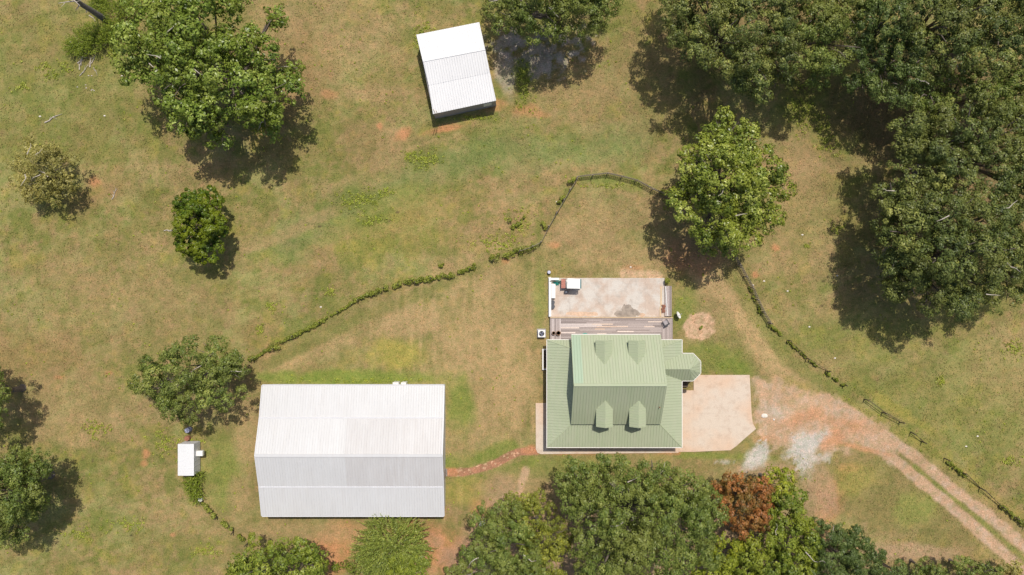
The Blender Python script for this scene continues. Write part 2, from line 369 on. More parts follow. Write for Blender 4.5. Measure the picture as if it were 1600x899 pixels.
    B(760, 560, 95, 150, TAN * 1.08, 0.72, 10, .7); B(650, 500, 70, 30, TAN * 1.12, 0.7, -20); B(480, 560, 80, 14, TAN * 1.2, 0.5, -25); B(800, 610, 30, 70, TAN * 1.2, 0.5); B(700, 420, 60, 14, TAN, 0.5, -25)
    B(920, 350, 50, 50, TAN * 1.1, 0.55); B(980, 400, 90, 30, TAN * 1.1, 0.55); B(620, 555, 45, 28, YEL * 1.1, 0.8); B(560, 590, 150, 14, LUSH * 1.35, 0.9, 0); B(720, 640, 22, 60, LUSH * 1.3, 0.85); B(450, 590, 45, 12, LUSH * 1.4, 0.6)
    B(350, 740, 34, 60, LUSH * 1.35, 0.65); B(375, 770, 20, 30, TAN, 0.6); B(385, 690, 20, 50, TAN * 1.1, 0.5); L([(700, 722), (760, 712), (800, 697)], 12, LUSH * 1.35, 0.75); L([(720, 752), (780, 740), (830, 722)], 7, LUSH * 1.3, 0.5)
    B(720, 690, 35, 35, TAN, 0.45); B(880, 480, 20, 60, LUSH * 1.5, 0.0); B(800, 760, 70, 30, TAN * 1.1, 0.55); B(870, 730, 90, 18, LUSH * 1.4, 0.45); B(740, 770, 50, 26, YEL * 1.05, 0.5)
    L([(790, 400), (700, 440), (560, 500), (420, 570)], 9, GREEN, 0.45); B(960, 285, 60, 12, LUSH * 1.35, 0.55, 8); B(845, 460, 12, 50, LUSH * 1.5, 0.5)
    B(1085, 560, 90, 22, LUSH * 1.3, 0.65); B(1070, 480, 22, 40, LUSH * 1.4, 0.6); B(1150, 575, 30, 14, LUSH * 1.25, 0.8); B(1130, 460, 50, 60, TAN * 1.05, 0.45)
    L([(1090, 420), (1120, 440), (1160, 490), (1190, 550), (1240, 610), (1330, 650)], 17, TAN * 1.22, 0.8); L([(1140, 430), (1185, 500), (1230, 560), (1330, 630)], 10, GREEN * 1.1, 0.55)
    # lawn south-east, darker, and weeds by the drive
    B(1400, 790, 130, 70, OLIVE * 0.85, 0.6, 15); B(1430, 800, 34, 28, GREEN * 1.35, 0.7); B(1330, 750, 50, 26, YEL, 0.45); B(1400, 640, 70, 10, YEL, 0.7, 33); B(1180, 720, 40, 10, LUSH * 1.3, 0.6); B(1100, 712, 60, 7, LUSH * 1.4, 0.7)
    L([(1230, 600), (1340, 640), (1450, 700), (1600, 815)], 10, YEL * 0.9, 0.45)
    # red clay
    for a in [(690, 202, 34, 7, -10, .9), (632, 208, 16, 9, -35, .85), (593, 197, 5, 5, 0, .8), (820, 172, 26, 10, 0, .6), (775, 165, 20, 10, 0, .55), (850, 180, 12, 6, 0, .5), (1063, 405, 22, 26, 0, .85), (1095, 415, 25, 15, 0, .6), (1180, 430, 5, 5, 0, .9), (1212, 388, 7, 6, 0, .85),
              (490, 855, 26, 12, 0, .7), (540, 830, 40, 18, 0, .7), (520, 870, 34, 26, 0, .9), (690, 860, 46, 50, 0, .9), (640, 825, 30, 16, 0, .7), (752, 800, 20, 30, 0, .7), (148, 285, 12, 9, 0, .9), (865, 383, 10, 5, 0, .7), (790, 408, 6, 5, 0, .8), (170, 583, 7, 4, 0, .8), (93, 590, 8, 3, 0, .6),
              (228, 708, 6, 7, 0, .8), (225, 725, 5, 4, 0, .7), (270, 836, 5, 4, 0, .8), (990, 420, 16, 5, 0, .5), (1290, 800, 22, 50, 8, .6), (830, 700, 12, 6, 0, .9), (900, 707, 70, 4, 0, .8), (515, 148, 12, 8, 0, .5), (925, 440, 60, 5, 0, .35), (1320, 730, 16, 8, 0, .3)]:
        B(a[0], a[1], a[2], a[3], CLAY, a[5] * 0.85, a[4], 0.6, 1.5)
    # bare earth under the south trees
    B(1000, 860, 330, 95, PINK * 0.72, 0.75, 0, 0.4); B(780, 775, 40, 30, PINK * 0.75, 0.6); B(1420, 860, 90, 14, PINK * 0.9, 0.6, 5); B(470, 830, 120, 18, TAN, 0.6); B(1280, 770, 26, 50, PINK * 0.8, 0.6); B(1190, 735, 60, 14, PINK * 0.85, 0.6)
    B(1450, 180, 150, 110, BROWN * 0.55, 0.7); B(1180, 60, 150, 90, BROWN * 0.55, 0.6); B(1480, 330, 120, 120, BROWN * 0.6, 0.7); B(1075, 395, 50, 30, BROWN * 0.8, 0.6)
    # little dark spots of dung
    for x, y in [(621, 332), (608, 345), (500, 354), (490, 203), (145, 720), (205, 836), (1305, 414), (1302, 441), (1284, 478), (1287, 440), (1592, 772)]:
        put(1 - sstep(0.5, 1.0, blob(U, V, x, y, 3.2, 2.2)), DARK, 0.85)
    # drive, pale track middle, clay and white gravel
    dw = drive_w(U, V); g = fbm(U, V, 8, 91, 2)
    put(dw, PINK * 1.0 * 1.0, 0.92); put(dw * sstep(0.5, 0.66, g), GRAV * 0.9, 0.22); put(dw * sstep(0.55, 0.7, fbm(U, V, 40, 92, 3)), BROWN * 1.2, 0.35)
    mid_t = (1 - sstep(2.0, 4.5, seg_dist(U, V, [((a[0] + b[0]) / 2, (a[1] + b[1]) / 2) for a, b in [((1437, 720), (1420, 737)), ((1491, 766), (1475, 781)), ((1545, 806), (1530, 830)), ((1600, 853), (1593, 889)), ((1660, 905), (1660, 955))]]) + nz * 5))
    put(mid_t, GREEN * 1.2, 0.75)
    for a in [(1250, 655, 44, 12, -18, .8), (1330, 664, 46, 13, 8, .9), (1300, 683, 24, 14, -30, .95), (1345, 700, 44, 4, 14, .9), (1196, 686, 22, 7, 0, .6), (1272, 680, 12, 7, -40, .7)]: B(a[0], a[1], a[2], a[3], CLAY * np.array((1.0, 1.12, 1.2)), a[5] * .8, a[4], 0.7, 1.3)
    for a in [(1184, 711, 26, 11, -55, 1), (1175, 726, 16, 8, -40, .9), (1252, 700, 19, 24, 15, .9), (1256, 722, 12, 22, 0, .85), (1215, 645, 20, 12, 0, .5), (1265, 690, 34, 9, -35, .8), (1130, 722, 16, 5, 0, .4), (1290, 716, 12, 8, 0, .4)]: B(a[0], a[1], a[2], a[3], GRAV * np.array((0.98, 1.03, 1.06)), a[5] * .85, a[4], 0.8, 2.4)
    sp = fbm(U, V, 4.5, 303, 3)
    for a in [(1184, 711, 24, 10, -55, 1), (1175, 726, 14, 7, -40, .8), (1252, 700, 17, 20, 15, .9), (1256, 722, 10, 20, 0, .8), (1270, 690, 24, 8, -35, .8), (1130, 722, 12, 4, 0, .5), (1290, 716, 10, 7, 0, .5), (1232, 745, 6, 5, 0, .5)]:
        q_ = 1.25 - blob(U, V, *a[:5]) + (sp - .5) * 2.6; put(sstep(.35, .55, q_), GRAV * np.array((.93, .98, 1.02)), a[5] * .8)
    pw = path_w(U, V); put(pw, BRICK, 0.95); put(pw * sstep(0.66, 0.7, fbm(U, V, 3.2, 95, 2)), PINK * 1.3, 0.8); B(705, 738, 12, 7, CLAY, 0.6); B(828, 704, 16, 6, CLAY, 0.6)
    mw = mulch_w(U, V); put(mw, PINK * 1.18, 0.95); put(mw * sstep(0.58, 0.66, fbm(U, V, 4, 97, 2)), BROWN, 0.6)
    L([(822, 735), (815, 755), (812, 775), (790, 778)], 5, PINK * 1.1, 0.8)
    L([(870, 700), (1060, 708)], 3.5, CLAY, 0.6); L([(1028, 432), (975, 428)], 7, PINK * 1.3, 0.7)
    C = C * np.clip(0.78 + 0.28 * fin + 0.12 * (fbm(U, V, 90, 301, 3) - .5), 0, 2)[..., None]
    return C * np.array((.945, .94, .90))
def uv_of(x, y): return 800 + np.asarray(x) * PXM, 449.5 - np.asarray(y) * PXM
def grid_mesh(name, xs, ys, z, mat, cell=None):
    X, Y = np.meshgrid(xs, ys); U, V = uv_of(X, Y); C = gcolor(U, V)
    ny, nx = X.shape; idx = np.arange(nx * ny).reshape(ny, nx)
    q = np.stack([idx[:-1, :-1], idx[:-1, 1:], idx[1:, 1:], idx[1:, :-1]], -1).reshape(-1, 4)
    co = np.stack([X, Y, np.full_like(X, z)], -1).reshape(-1, 3); C = C.reshape(-1, 3)
    if cell is not None:
        w = cell(U, V).reshape(-1); keep = (w[q].mean(1) > 0.35); q = q[keep]
        u = np.unique(q); rm = np.full(len(co), -1); rm[u] = np.arange(len(u)); co = co[u]; C = C[u]; q = rm[q]
    me = bpy.data.meshes.new(name); me.vertices.add(len(co)); me.vertices.foreach_set('co', co.astype(np.float32).ravel())
    me.loops.add(q.size); me.loops.foreach_set('vertex_index', q.astype(np.int32).ravel())
    me.polygons.add(len(q)); me.polygons.foreach_set('loop_start', np.arange(0, q.size, 4, dtype=np.int32))
    me.update(calc_edges=True)
    a = me.attributes.new('gcol', 'FLOAT_COLOR', 'POINT'); a.data.foreach_set('color', np.concatenate([C, np.ones((len(C), 1))], 1).astype(np.float32).ravel())
    me.materials.append(mat); o = bpy.data.objects.new(name, me); col.objects.link(o); return o
def axis(lo, hi, step, far):
    a = np.arange(lo, hi + step / 2, step); ext = np.array([3, 8, 16, 30, 60, 120, 250, 600, 1500, far])
    return np.concatenate([lo - ext[::-1], a, hi + ext])
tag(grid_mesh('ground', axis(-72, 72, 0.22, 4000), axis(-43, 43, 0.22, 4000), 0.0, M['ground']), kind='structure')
def sheet(name, x0, x1, y0, y1, z, cell, res=0.12):
    a = P(x0, y1); b = P(x1, y0)
    return tag(grid_mesh(name, np.arange(a.x, b.x, res), np.arange(a.y, b.y, res), z, M['ground'], cell), kind='structure')
sheet('driveway', 1165, 1700, 585, 990, 0.006, drive_w, 0.16)
sheet('brick_path', 690, 840, 695, 750, 0.006, path_w)
sheet('mulch_bed', 1060, 1125, 480, 540, 0.006, mulch_w)

# ------------------------------------------------------------------ leaves, tufts
def leaf_mesh(name, mat, pos, nrm, size, tint, parent=None, aspect=0.55, extra=None):
    """one diamond leaf per row, all in one mesh"""
    n = len(pos); nrm = nrm / (np.linalg.norm(nrm, axis=1, keepdims=True) + 1e-9)
    r = rng.normal(size=(n, 3)); u = r - nrm * (r * nrm).sum(1, keepdims=True); u /= np.linalg.norm(u, axis=1, keepdims=True) + 1e-9
    w = np.cross(nrm, u); a = size[:, None]; b = a * aspect
    fold = nrm * a * 0.18
    v = np.stack([pos - u * a * 0.5, pos + w * b * 0.5 + fold, pos + u * a * 0.5, pos - w * b * 0.5 + fold], 1).reshape(-1, 3)
    return quads(name, mat, v, np.repeat(tint, 4), parent, extra)
def quads(name, mat, v, tint, parent=None, gcol=None):
    o0 = root_loc(parent); v = v - np.array((o0.x, o0.y, o0.z)); n = len(v) // 4
    me = bpy.data.meshes.new(name); me.vertices.add(len(v)); me.vertices.foreach_set('co', v.astype(np.float32).ravel())
    me.loops.add(n * 4); me.loops.foreach_set('vertex_index', np.arange(n * 4, dtype=np.int32))
    me.polygons.add(n); me.polygons.foreach_set('loop_start', np.arange(0, n * 4, 4, dtype=np.int32))
    me.update(calc_edges=True)
    at = me.attributes.new('tint', 'FLOAT', 'POINT'); at.data.foreach_set('value', tint.astype(np.float32))
    if gcol is not None:
        a = me.attributes.new('gcol', 'FLOAT_COLOR', 'POINT'); a.data.foreach_set('color', np.concatenate([gcol, np.ones((len(gcol), 1))], 1).astype(np.float32).ravel())
    me.materials.append(mat); o = bpy.data.objects.new(name, me); col.objects.link(o)
    if parent: o.parent = parent
    return o
def sphere_dirs(n, zmin=-0.35):
    z = rng.uniform(zmin, 1, n); a = rng.uniform(0, 2 * np.pi, n); s = np.sqrt(1 - z * z)
    return np.stack([s * np.cos(a), s * np.sin(a), z], 1)

G = lambda *a: a
LEAF = {
 'oak':     mat_leaf('oak_leaves', [(0, (0.042, 0.068, 0.018)), (0.5, (0.098, 0.138, 0.036)), (1, (0.24, 0.265, 0.09))], (0.118, 0.138, 0.042), 0.25),
 'forest':  mat_leaf('dark_oak_leaves', [(0, (0.036, 0.056, 0.024)), (0.5, (0.090, 0.120, 0.038)), (1, (0.26, 0.28, 0.10))], (0.11, 0.125, 0.04), 0.3),
 'teal':    mat_leaf('blue_green_leaves', [(0, (0.030, 0.052, 0.018)), (0.5, (0.068, 0.102, 0.034)), (1, (0.16, 0.20, 0.07))]),
 'poplar':  mat_leaf('bright_broad_leaves', [(0, (0.045, 0.075, 0.015)), (0.5, (0.11, 0.165, 0.03)), (1, (0.30, 0.36, 0.13))], (0.12, 0.15, 0.03), 0.3, 0.35),
 'yoak':    mat_leaf('yellowish_green_leaves', [(0, (0.055, 0.085, 0.016)), (0.5, (0.135, 0.180, 0.038)), (1, (0.36, 0.39, 0.14))], (0.17, 0.20, 0.034), 0.35, 0.35),
 'magnolia':mat_leaf('glossy_dark_green_leaves', [(0, (0.022, 0.048, 0.006)), (0.5, (0.060, 0.100, 0.010)), (1, (0.15, 0.19, 0.018))], (0.13, 0.16, 0.012), 0.25, 0.4),
 'pale':    mat_leaf('faded_olive_leaves', [(0, (0.085, 0.085, 0.03)), (0.5, (0.17, 0.165, 0.06)), (1, (0.32, 0.30, 0.13))], (0.27, 0.25, 0.10), 0.22),
 'ygreen':  mat_leaf('yellow_green_leaves', [(0, (0.07, 0.10, 0.010)), (0.5, (0.155, 0.19, 0.022)), (1, (0.31, 0.32, 0.05))], None, 0.3),
 'bright':  mat_leaf('fresh_green_leaves', [(0, (0.045, 0.074, 0.012)), (0.5, (0.105, 0.145, 0.024)), (1, (0.24, 0.275, 0.06))], (0.15, 0.18, 0.024), 0.3),
 'red':     mat_leaf('rust_red_leaves', [(0, (0.075, 0.05, 0.02)), (0.5, (0.20, 0.085, 0.035)), (1, (0.34, 0.15, 0.06))], (0.11, 0.10, 0.03), 0.4),
 'conifer': mat_leaf('long_needle_fronds', [(0, (0.06, 0.09, 0.022)), (0.5, (0.14, 0.18, 0.042)), (1, (0.29, 0.32, 0.10))]),
 'cedar':   mat_leaf('cedar_fronds', [(0, (0.055, 0.085, 0.012)), (0.5, (0.125, 0.17, 0.022)), (1, (0.24, 0.29, 0.045))]),
 'vine':    mat_leaf('vine_leaves', [(0, (0.08, 0.105, 0.02)), (0.5, (0.155, 0.185, 0.038)), (1, (0.28, 0.29, 0.08))]),
 'willow':  mat_leaf('olive_yellow_fine_leaves', [(0, (0.06, 0.078, 0.014)), (0.5, (0.135, 0.155, 0.028)), (1, (0.27, 0.28, 0.06))]),
}
def clump_leaves(cen, rad, K, size, up=0.25, jit=0.55, zmin=-0.5, squash=0.8):
    n = len(cen); d = sphere_dirs(n * K, zmin); c = np.repeat(cen, K, 0); r = np.repeat(rad, K)[:, None]
    pos = c + d * r * rng.uniform(0.55, 1.08, (n * K, 1)) * np.array((1, 1, squash))
    nrm = d + rng.normal(size=(n * K, 3)) * jit + np.array((0, 0, up))
    ct = np.repeat(rng.normal(0, 0.11, n), K)
    tint = np.clip(0.42 + ct + rng.normal(0, 0.15, n * K) + 0.0 * d[:, 2], 0, 1)
    return pos, nrm, size * rng.uniform(0.7, 1.35, n * K), tint
def tree(name, lobes, kind, label, cat='tree', group=None, leaf=0.24, clump=0.62, K=95, base=None, squash=0.85, dens=1.0, trunk_r=0.28, bare=0, rough=0.22, clump_sq=0.8, bough=1.0):
    """lobes: (px, py, radius in px, z of the lobe centre)"""
    if kind in ('oak', 'forest', 'teal'): leaf *= 0.8; K = int(K * 1.5)
    L = []
    for px, py, r, z in lobes:
        c = P(px, py, z); L.append((np.array(c), 1.06 * r / PXM * (CAM_H - z) / CAM_H))
    if base is None: b = np.mean([c for c, r in L], 0) * 0.0 + np.average([c for c, r in L], axis=0, weights=[r * r for c, r in L])
    else: b = np.array(P(*base, 0))
    root = thing(name, (b[0], b[1], 0), label, cat, group)
    cens = []; rads = []; bd = []; bt = []; sq = np.array((1, 1, squash)); BR = clump * 2.0 * bough
    for i, (c, r) in enumerate(L):
        n = int(dens * 2 * math.pi * r * r * 3.2 / (BR * BR)) + 8
        d = sphere_dirs(n, -0.25); bump = 1 + rough * 0.7 * (np.sin(d[:, 0] * 5.1 + i) * np.cos(d[:, 1] * 4.3 + 2 * i)) + rng.normal(0, rough * 0.50, n)
        p = c + d * (r - BR * 0.65) * bump[:, None] * sq
        ok = np.ones(n, bool)
        for j, (c2, r2) in enumerate(L):
            if j != i: ok &= np.linalg.norm((p - c2) / sq, axis=1) > (r2 - BR * 0.65) * 0.86
        p = p[ok]; kept = []
        for q in p:                                   # boughs keep their distance, leaving dark gaps between them
            if all(((q - k_) ** 2).sum() > (BR * 1.42 * rnd.uniform(.8, 1.25)) ** 2 for k_ in kept): kept.append(q)
        for q in kept:
            br_ = BR * rnd.uniform(0.6, 1.2); m = max(6, int(19 * (br_ / BR) ** 2)); dd = sphere_dirs(m, 0.0); t_b = rnd.gauss(0, 0.11)
            cens.append(q + dd * br_ * rng.uniform(0.7, 1.0, (m, 1)) * np.array((1, 1, .95))); rads.append(clump * rng.uniform(0.40, 0.75, m)); bd.append(dd); bt.append(np.full(m, t_b))
        m = max(3, int(r * r * 1.2)); q = c + sphere_dirs(m, -0.6) * r * rng.uniform(0.25, 0.65, (m, 1)); cens.append(q); rads.append(np.full(m, clump * 1.0)); bd.append(np.tile((0, 0, 1.), (m, 1))); bt.append(np.full(m, -.1))  # inner fill clumps tinted darker: crown shade put into the leaf colour
    cen = np.concatenate(cens); rad = np.concatenate(rads); bd = np.concatenate(bd); bt = np.concatenate(bt); keep = cen[:, 2] > 0.4; cen = cen[keep]; rad = rad[keep]; bd = bd[keep]; bt = bt[keep]
    Kc = max(10, int(K * 0.36)); pos, nrm, size, tint = clump_leaves(cen, rad, Kc, leaf, squash=clump_sq, zmin=-.35, jit=.42)
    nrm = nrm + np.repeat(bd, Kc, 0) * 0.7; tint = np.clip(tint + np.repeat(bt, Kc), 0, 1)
    leaf_mesh('crown', LEAF[kind], pos, nrm, size, tint, root)
    t = MB(); top = np.mean([c for c, r in L], 0); bz = min(c[2] for c, r in L) * 0.45
    fork = Vector((b[0] * 0.6 + top[0] * 0.4, b[1] * 0.6 + top[1] * 0.4, bz))
    t.tube([(b[0], b[1], 0), (b[0], b[1], 0.25), tuple(Vector((b[0], b[1], bz * 0.5))), tuple(fork)], [trunk_r * 1.5, trunk_r * 1.1, trunk_r, trunk_r * 0.85], 9)
    for c, r in L:
        e = Vector(c) + Vector((0, 0, r * 0.3)); mid = fork.lerp(e, 0.5) + Vector((rnd.uniform(-.4, .4), rnd.uniform(-.4, .4), 0.3))
        t.tube([tuple(fork), tuple(mid), tuple(e)], [trunk_r * 0.6, trunk_r * 0.35, trunk_r * 0.12], 6)
        for k in range(3):
            dd = Vector((rnd.uniform(-1, 1), rnd.uniform(-1, 1), rnd.uniform(0.1, 0.8))).normalized() * r * 0.95
            t.tube([tuple(mid), tuple(Vector(c) + dd * 0.6), tuple(Vector(c) + dd)], [trunk_r * 0.25, trunk_r * 0.15, trunk_r * 0.06], 5)
    t.build('trunk', M['bark'], root)
    if bare:
        for k in range(bare):
            bb = MB()
            c, r = L[rnd.randrange(len(L))]; a = rnd.uniform(0, 6.28); s = Vector(c) + Vector((math.cos(a) * r * 0.4, math.sin(a) * r * 0.4, r * 0.72))
            p = [s]; 
            for q in range(3): p.append(p[-1] + Vector((math.cos(a + rnd.uniform(-.6, .6)), math.sin(a + rnd.uniform(-.6, .6)), 0.12)) * 0.5)
            bb.tube([tuple(x) for x in p], [0.06, 0.045, 0.03, 0.012], 5)
            tag(bb.build('bare_branch', M['bleached'], root), 'bleached leafless branches showing in the crown')
    return root
def frond_plant(name, centers, kind, label, cat='tree', group=None, nf=260, length=1.6, leaf=0.2, lean=0.8, per=14, width=0.10, trunk_r=0.12, aspect=0.35):
    """a plant of spiky fronds radiating out and up; centers: (px, py, radius px, z)"""
    C = [(np.array(P(px, py, z)), r / PXM) for px, py, r, z in centers]
    b = np.mean([c for c, r in C], 0); root = thing(name, (b[0], b[1], 0), label, cat, group)
    A = []; Nn = []; S = []; T = []
    tot = sum(r * r for c, r in C)
    for c, r in C:
        n = max(20, int(nf * r * r / tot)); a = rng.uniform(0, 2 * np.pi, n); rr = r * np.sqrt(rng.uniform(0, 1, n)) * 0.8
        base = c + np.stack([rr * np.cos(a), rr * np.sin(a), -c[2] * 0.25 - (rr / r) ** 2 * c[2] * 0.5 + rng.uniform(-.3, .3, n)], 1)
        d = np.stack([np.cos(a) * (rr / r) * lean, np.sin(a) * (rr / r) * lean, np.full(n, 0.75)], 1) + rng.normal(0, 0.2, (n, 3)); d /= np.linalg.norm(d, axis=1, keepdims=True)
        ln = length * rng.uniform(0.6, 1.2, n); ft = rng.normal(0, 0.13, n)
        t = np.linspace(0.05, 1, per)[None, :, None]
        pos = base[:, None] + d[:, None] * ln[:, None, None] * t + rng.normal(0, 1, (n, per, 3)) * width * (1.1 - t)
        A.append(pos.reshape(-1, 3)); Nn.append((rng.normal(size=(n, per, 3)) * 0.7 + np.array((0, 0, 0.8))).reshape(-1, 3))
        S.append(np.repeat(leaf * rng.uniform(0.7, 1.2, n), per)); T.append(np.clip(0.45 + np.repeat(ft, per) + rng.normal(0, 0.12, n * per), 0, 1))
    leaf_mesh('foliage', LEAF[kind], np.concatenate(A), np.concatenate(Nn), np.concatenate(S), np.concatenate(T), root, aspect)
    t = MB(); h = float(b[2]) + 0.3
    t.tube([(b[0], b[1], 0), (b[0], b[1], h * 0.6), (b[0], b[1], h)], [trunk_r, trunk_r * 0.7, trunk_r * 0.3], 7)
    for k in range(7):
        a = k * 0.9; rr = C[0][1] * 0.6; t.tube([(b[0], b[1], h * 0.3), (b[0] + math.cos(a) * rr, b[1] + math.sin(a) * rr, h * 0.9)], [trunk_r * 0.5, trunk_r * 0.15], 5)
    t.build('trunk', M['bark'], root); return root
def bush_line(name, pts, w, h, kind, label, cat='shrub', group=None, leaf=0.15, dens=1.0, K=60, gap=0.25, seed=0):
    w *= 0.88; gap = gap + .06 if len(pts) > 2 else gap
    """low leafy growth along a line of photo points"""
    if len(pts) > 2: w *= 0.85
    W = [P(x, y, h * 0.5) for x, y in pts]; cens = []; rads = []
    for a, b in zip(W[:-1], W[1:]):
        n = max(2, int((b - a).length / (w * 0.42) * dens))
        for k in range(n):
            q = a.lerp(b, (k + rnd.random()) / n)
            if rnd.random() < gap: continue
            s = rnd.uniform(0.55, 1.25)
            cens.append((q.x + rnd.uniform(-w, w) * 0.3, q.y + rnd.uniform(-w, w) * 0.3, h * rnd.uniform(0.35, 0.75))); rads.append(w * 0.42 * s)
    cens = np.array(cens); rads = np.array(rads)
    c0 = cens.mean(0); root = thing(name, (c0[0], c0[1], 0), label, cat, group)
    pos, nrm, size, tint = clump_leaves(cens, rads, K, leaf, squash=0.9); pos[:, 2] = np.maximum(pos[:, 2], 0.03)
    leaf_mesh('foliage', LEAF[kind], pos, nrm, size, tint, root)
    t = MB()
    for c, r in zip(cens[::3], rads[::3]): t.tube([(c[0], c[1], 0), (c[0] + 0.05, c[1], c[2])], [0.03, 0.012], 5)
    t.build('stem', M['bark'], root); return root

# ------------------------------------------------------------------ paving
cp = MB()
def slab(mb, px0, py0, px1, py1, z0, z1, gap=0.004):
    a = P(px0, py1); b = P(px1, py0); mb.box(a.x + gap, b.x - gap, a.y + gap, b.y - gap, z0, z1)
slab(cp, 1060, 610, 1083.5, 646, 0.0, 0.10); slab(cp, 1060, 646, 1083.5, 706, 0.0, 0.10)
slab(cp, 1083.5, 586, 1128, 646, 0.0, 0.10)
for poly in ([(1128, 586), (1171, 586), (1174, 646), (1128, 646)], [(1128, 646), (1174, 646), (1176, 662), (1181, 670), (1168, 681), (1150, 697), (1141, 703.5), (1128, 704)], [(1083.5, 646), (1128, 646), (1128, 704), (1083.5, 706)]):
    q = [P(x, y) for x, y in poly]; c = sum(q, Vector()) / len(q); cp.prism([((p - c) * 0.9992 + c).to_2d() for p in reversed(q)], 0, 0.10)
tag(cp.build('concrete_apron', M['concrete_pad']), kind='structure')
wk = MB()
poly = [(837, 630), (855, 630), (855, 702), (1060, 700), (1060, 707.5), (845, 709.5), (840, 707.5), (837.2, 702)]
wk.prism([P(x, y).to_2d() for x, y in reversed(poly)], 0, 0.09)
tag(wk.build('concrete_walk', M['concrete_pad']), kind='structure')
pt = MB()
for a, b in ((861, 890), (890, 948.5), (948.5, 1008), (1008, 1038)):
    for c, d in ((434.5, 463), (463, 495.5)): slab(pt, a, c, b, d, 0, 0.10, 0.004)
slab(pt, 856.8, 433, 861, 495.5, 0, 0.10, 0.0)
tag(pt.build('patio_slab', M['patio']), kind='structure')
def stain(name, ells, z, mat, box):
    a = P(box[0], box[3]); b = P(box[2], box[1]); xs = np.arange(a.x, b.x, 0.05); ys = np.arange(a.y, b.y, 0.05)
    def f(U, V):
        d = np.full(U.shape, 9.)
        for e in ells: d = np.minimum(d, blob(U, V, *e))
        return 1 - sstep(0.9, 1.05, d + (fbm(U, V, 5, 3, 4) - 0.5) * 0.9)
    o = grid_mesh(name, xs, ys, z, mat, f); return tag(o, kind='structure')
stain('damp_stain', [(981, 491, 20, 5.5), (980, 483, 9, 7.5), (994, 488, 8, 3, 30), (969, 491, 10, 5)], 0.104, M['wet'], (955, 470, 1010, 495))
M['orange_stain'] = mat_simple('orange_clay_stain', (0.60, 0.43, 0.31), 0.9, var=0.2, scale=4)
stain('clay_stain', [(915, 491, 26, 3.4), (895, 490, 12, 2.5), (1002, 492, 7, 3)], 0.103, M['orange_stain'], (880, 484, 1012, 495.4))

# ------------------------------------------------------------------ farmhouse
EZ, IZ, UZ, RZ = 2.5, 3.45, 3.75, 7.15      # porch eave, porch roof top, upper eave, ridge
a = P(855, 531.5, EZ); b = P(1065.3, 699, EZ); ox0, oy1, ox1, oy0 = a.x, a.y, b.x, b.y
uNW = P(893, 523.3, UZ); uSE = P(1031.7, 663.3, UZ); ux0, uy1, ux1, uy0 = uNW.x, uNW.y, uSE.x, uSE.y
ry = P(0, 601.7, RZ).y
wx0, wx1, wy0, wy1 = ux0 + 0.35, ux1 - 0.35, uy0 + 0.35, uy1 - 0.45
iy1 = P(0, 546, IZ).y
house = thing('farmhouse', ((wx0 + wx1) / 2, (wy0 + wy1) / 2, 0), 'farmhouse with sage green metal roof, four dormers and a wraparound porch', 'house')
w = MB(); w.box(wx0, wx1, wy0, wy1, 0, UZ - 0.12); w.build('wall', M['cream_siding'], house)
zt = lambda y: UZ + (RZ - UZ) * (1 - abs(y - ry) / ((uy1 - uy0) / 2))
for x in (wx0 + 0.02, wx1 - 0.14):
    gw = MB()
    A = [(x, wy0, UZ - 0.13), (x, wy1, UZ - 0.13), (x, wy1, zt(wy1) - 0.13), (x, ry, RZ - 0.16), (x, wy0, zt(wy0) - 0.13)]
    B = [(p[0] + 0.12, p[1], p[2]) for p in A]
    gw.face(A[::-1]); gw.face(B)
    for k in range(5): gw.face([A[k], A[(k + 1) % 5], B[(k + 1) % 5], B[k]])
    gw.build('gable_wall', M['green_siding'], house)
# upper roof
mint_x = P(909.5, 560, 5.5).x
r = MB()
for y_e in (uy0, uy1):
    up = (0, ry - y_e, RZ - UZ)
    if y_e == uy1:
        r.panel([(ux0, y_e, UZ), (mint_x, y_e, UZ), (mint_x, ry, RZ), (ux0, ry, RZ)], up, 0.10, 0.34, mi=1)
        r.panel([(mint_x, y_e, UZ), (ux1, y_e, UZ), (ux1, ry, RZ), (mint_x, ry, RZ)], up, 0.10, 0.34)
    else: r.panel([(ux0, y_e, UZ), (ux1, y_e, UZ), (ux1, ry, RZ), (ux0, ry, RZ)], up, 0.10, 0.34)
r.build('roof', [M['green_roof'], M['mint_roof']], house)
rc = MB(); rc.prism([(ux0 - .01, ry - .16), (ux1 + .01, ry - .16), (ux1 + .01, ry + .16), (ux0 - .01, ry + .16)], RZ - .075, RZ + .035); rc.build('ridge_cap', M['green_side'], house)
# porch roof, hipped all round
pr = MB(); ix0, ix1, iy0 = wx0 - 0.02, wx1 + 0.02, wy0 - 0.02
NE_, NW_, SE_, SW_ = (ox1, oy1, EZ), (ox0, oy1, EZ), (ox1, oy0, EZ), (ox0, oy0, EZ)
ne, nw, se, sw = (ix1, iy1, IZ), (ix0, iy1, IZ), (ix1, iy0, IZ), (ix0, iy0, IZ)
pr.panel([SW_, SE_, se, sw], (0, 1, 0.4), 0.08, 0.34); pr.panel([NW_, SW_, sw, nw], (1, 0, 0.4), 0.08, 0.34)
pr.panel([SE_, NE_, ne, se], (-1, 0, 0.4), 0.08, 0.34)
pr.panel([NW_, (ux0 + 0.3, oy1, EZ), (ux0 + 0.3, iy1, IZ), nw], (0, -1, 1), 0.08, 0.34); pr.panel([(ux1 - .3, oy1, EZ), NE_, ne, (ux1 - .3, iy1, IZ)], (0, -1, 1), 0.08, 0.34)
pr.build('porch_roof', M['green_roof'], house)
for e, i in ((SW_, sw), (SE_, se), (NE_, ne), (NW_, nw)):
    hp = MB(); hp.tube([Vector(e) + Vector((0, 0, .01)), Vector(i) + Vector((0, 0, .01))], 0.06, 6); hp.build('hip_cap', M['green_side'], house)
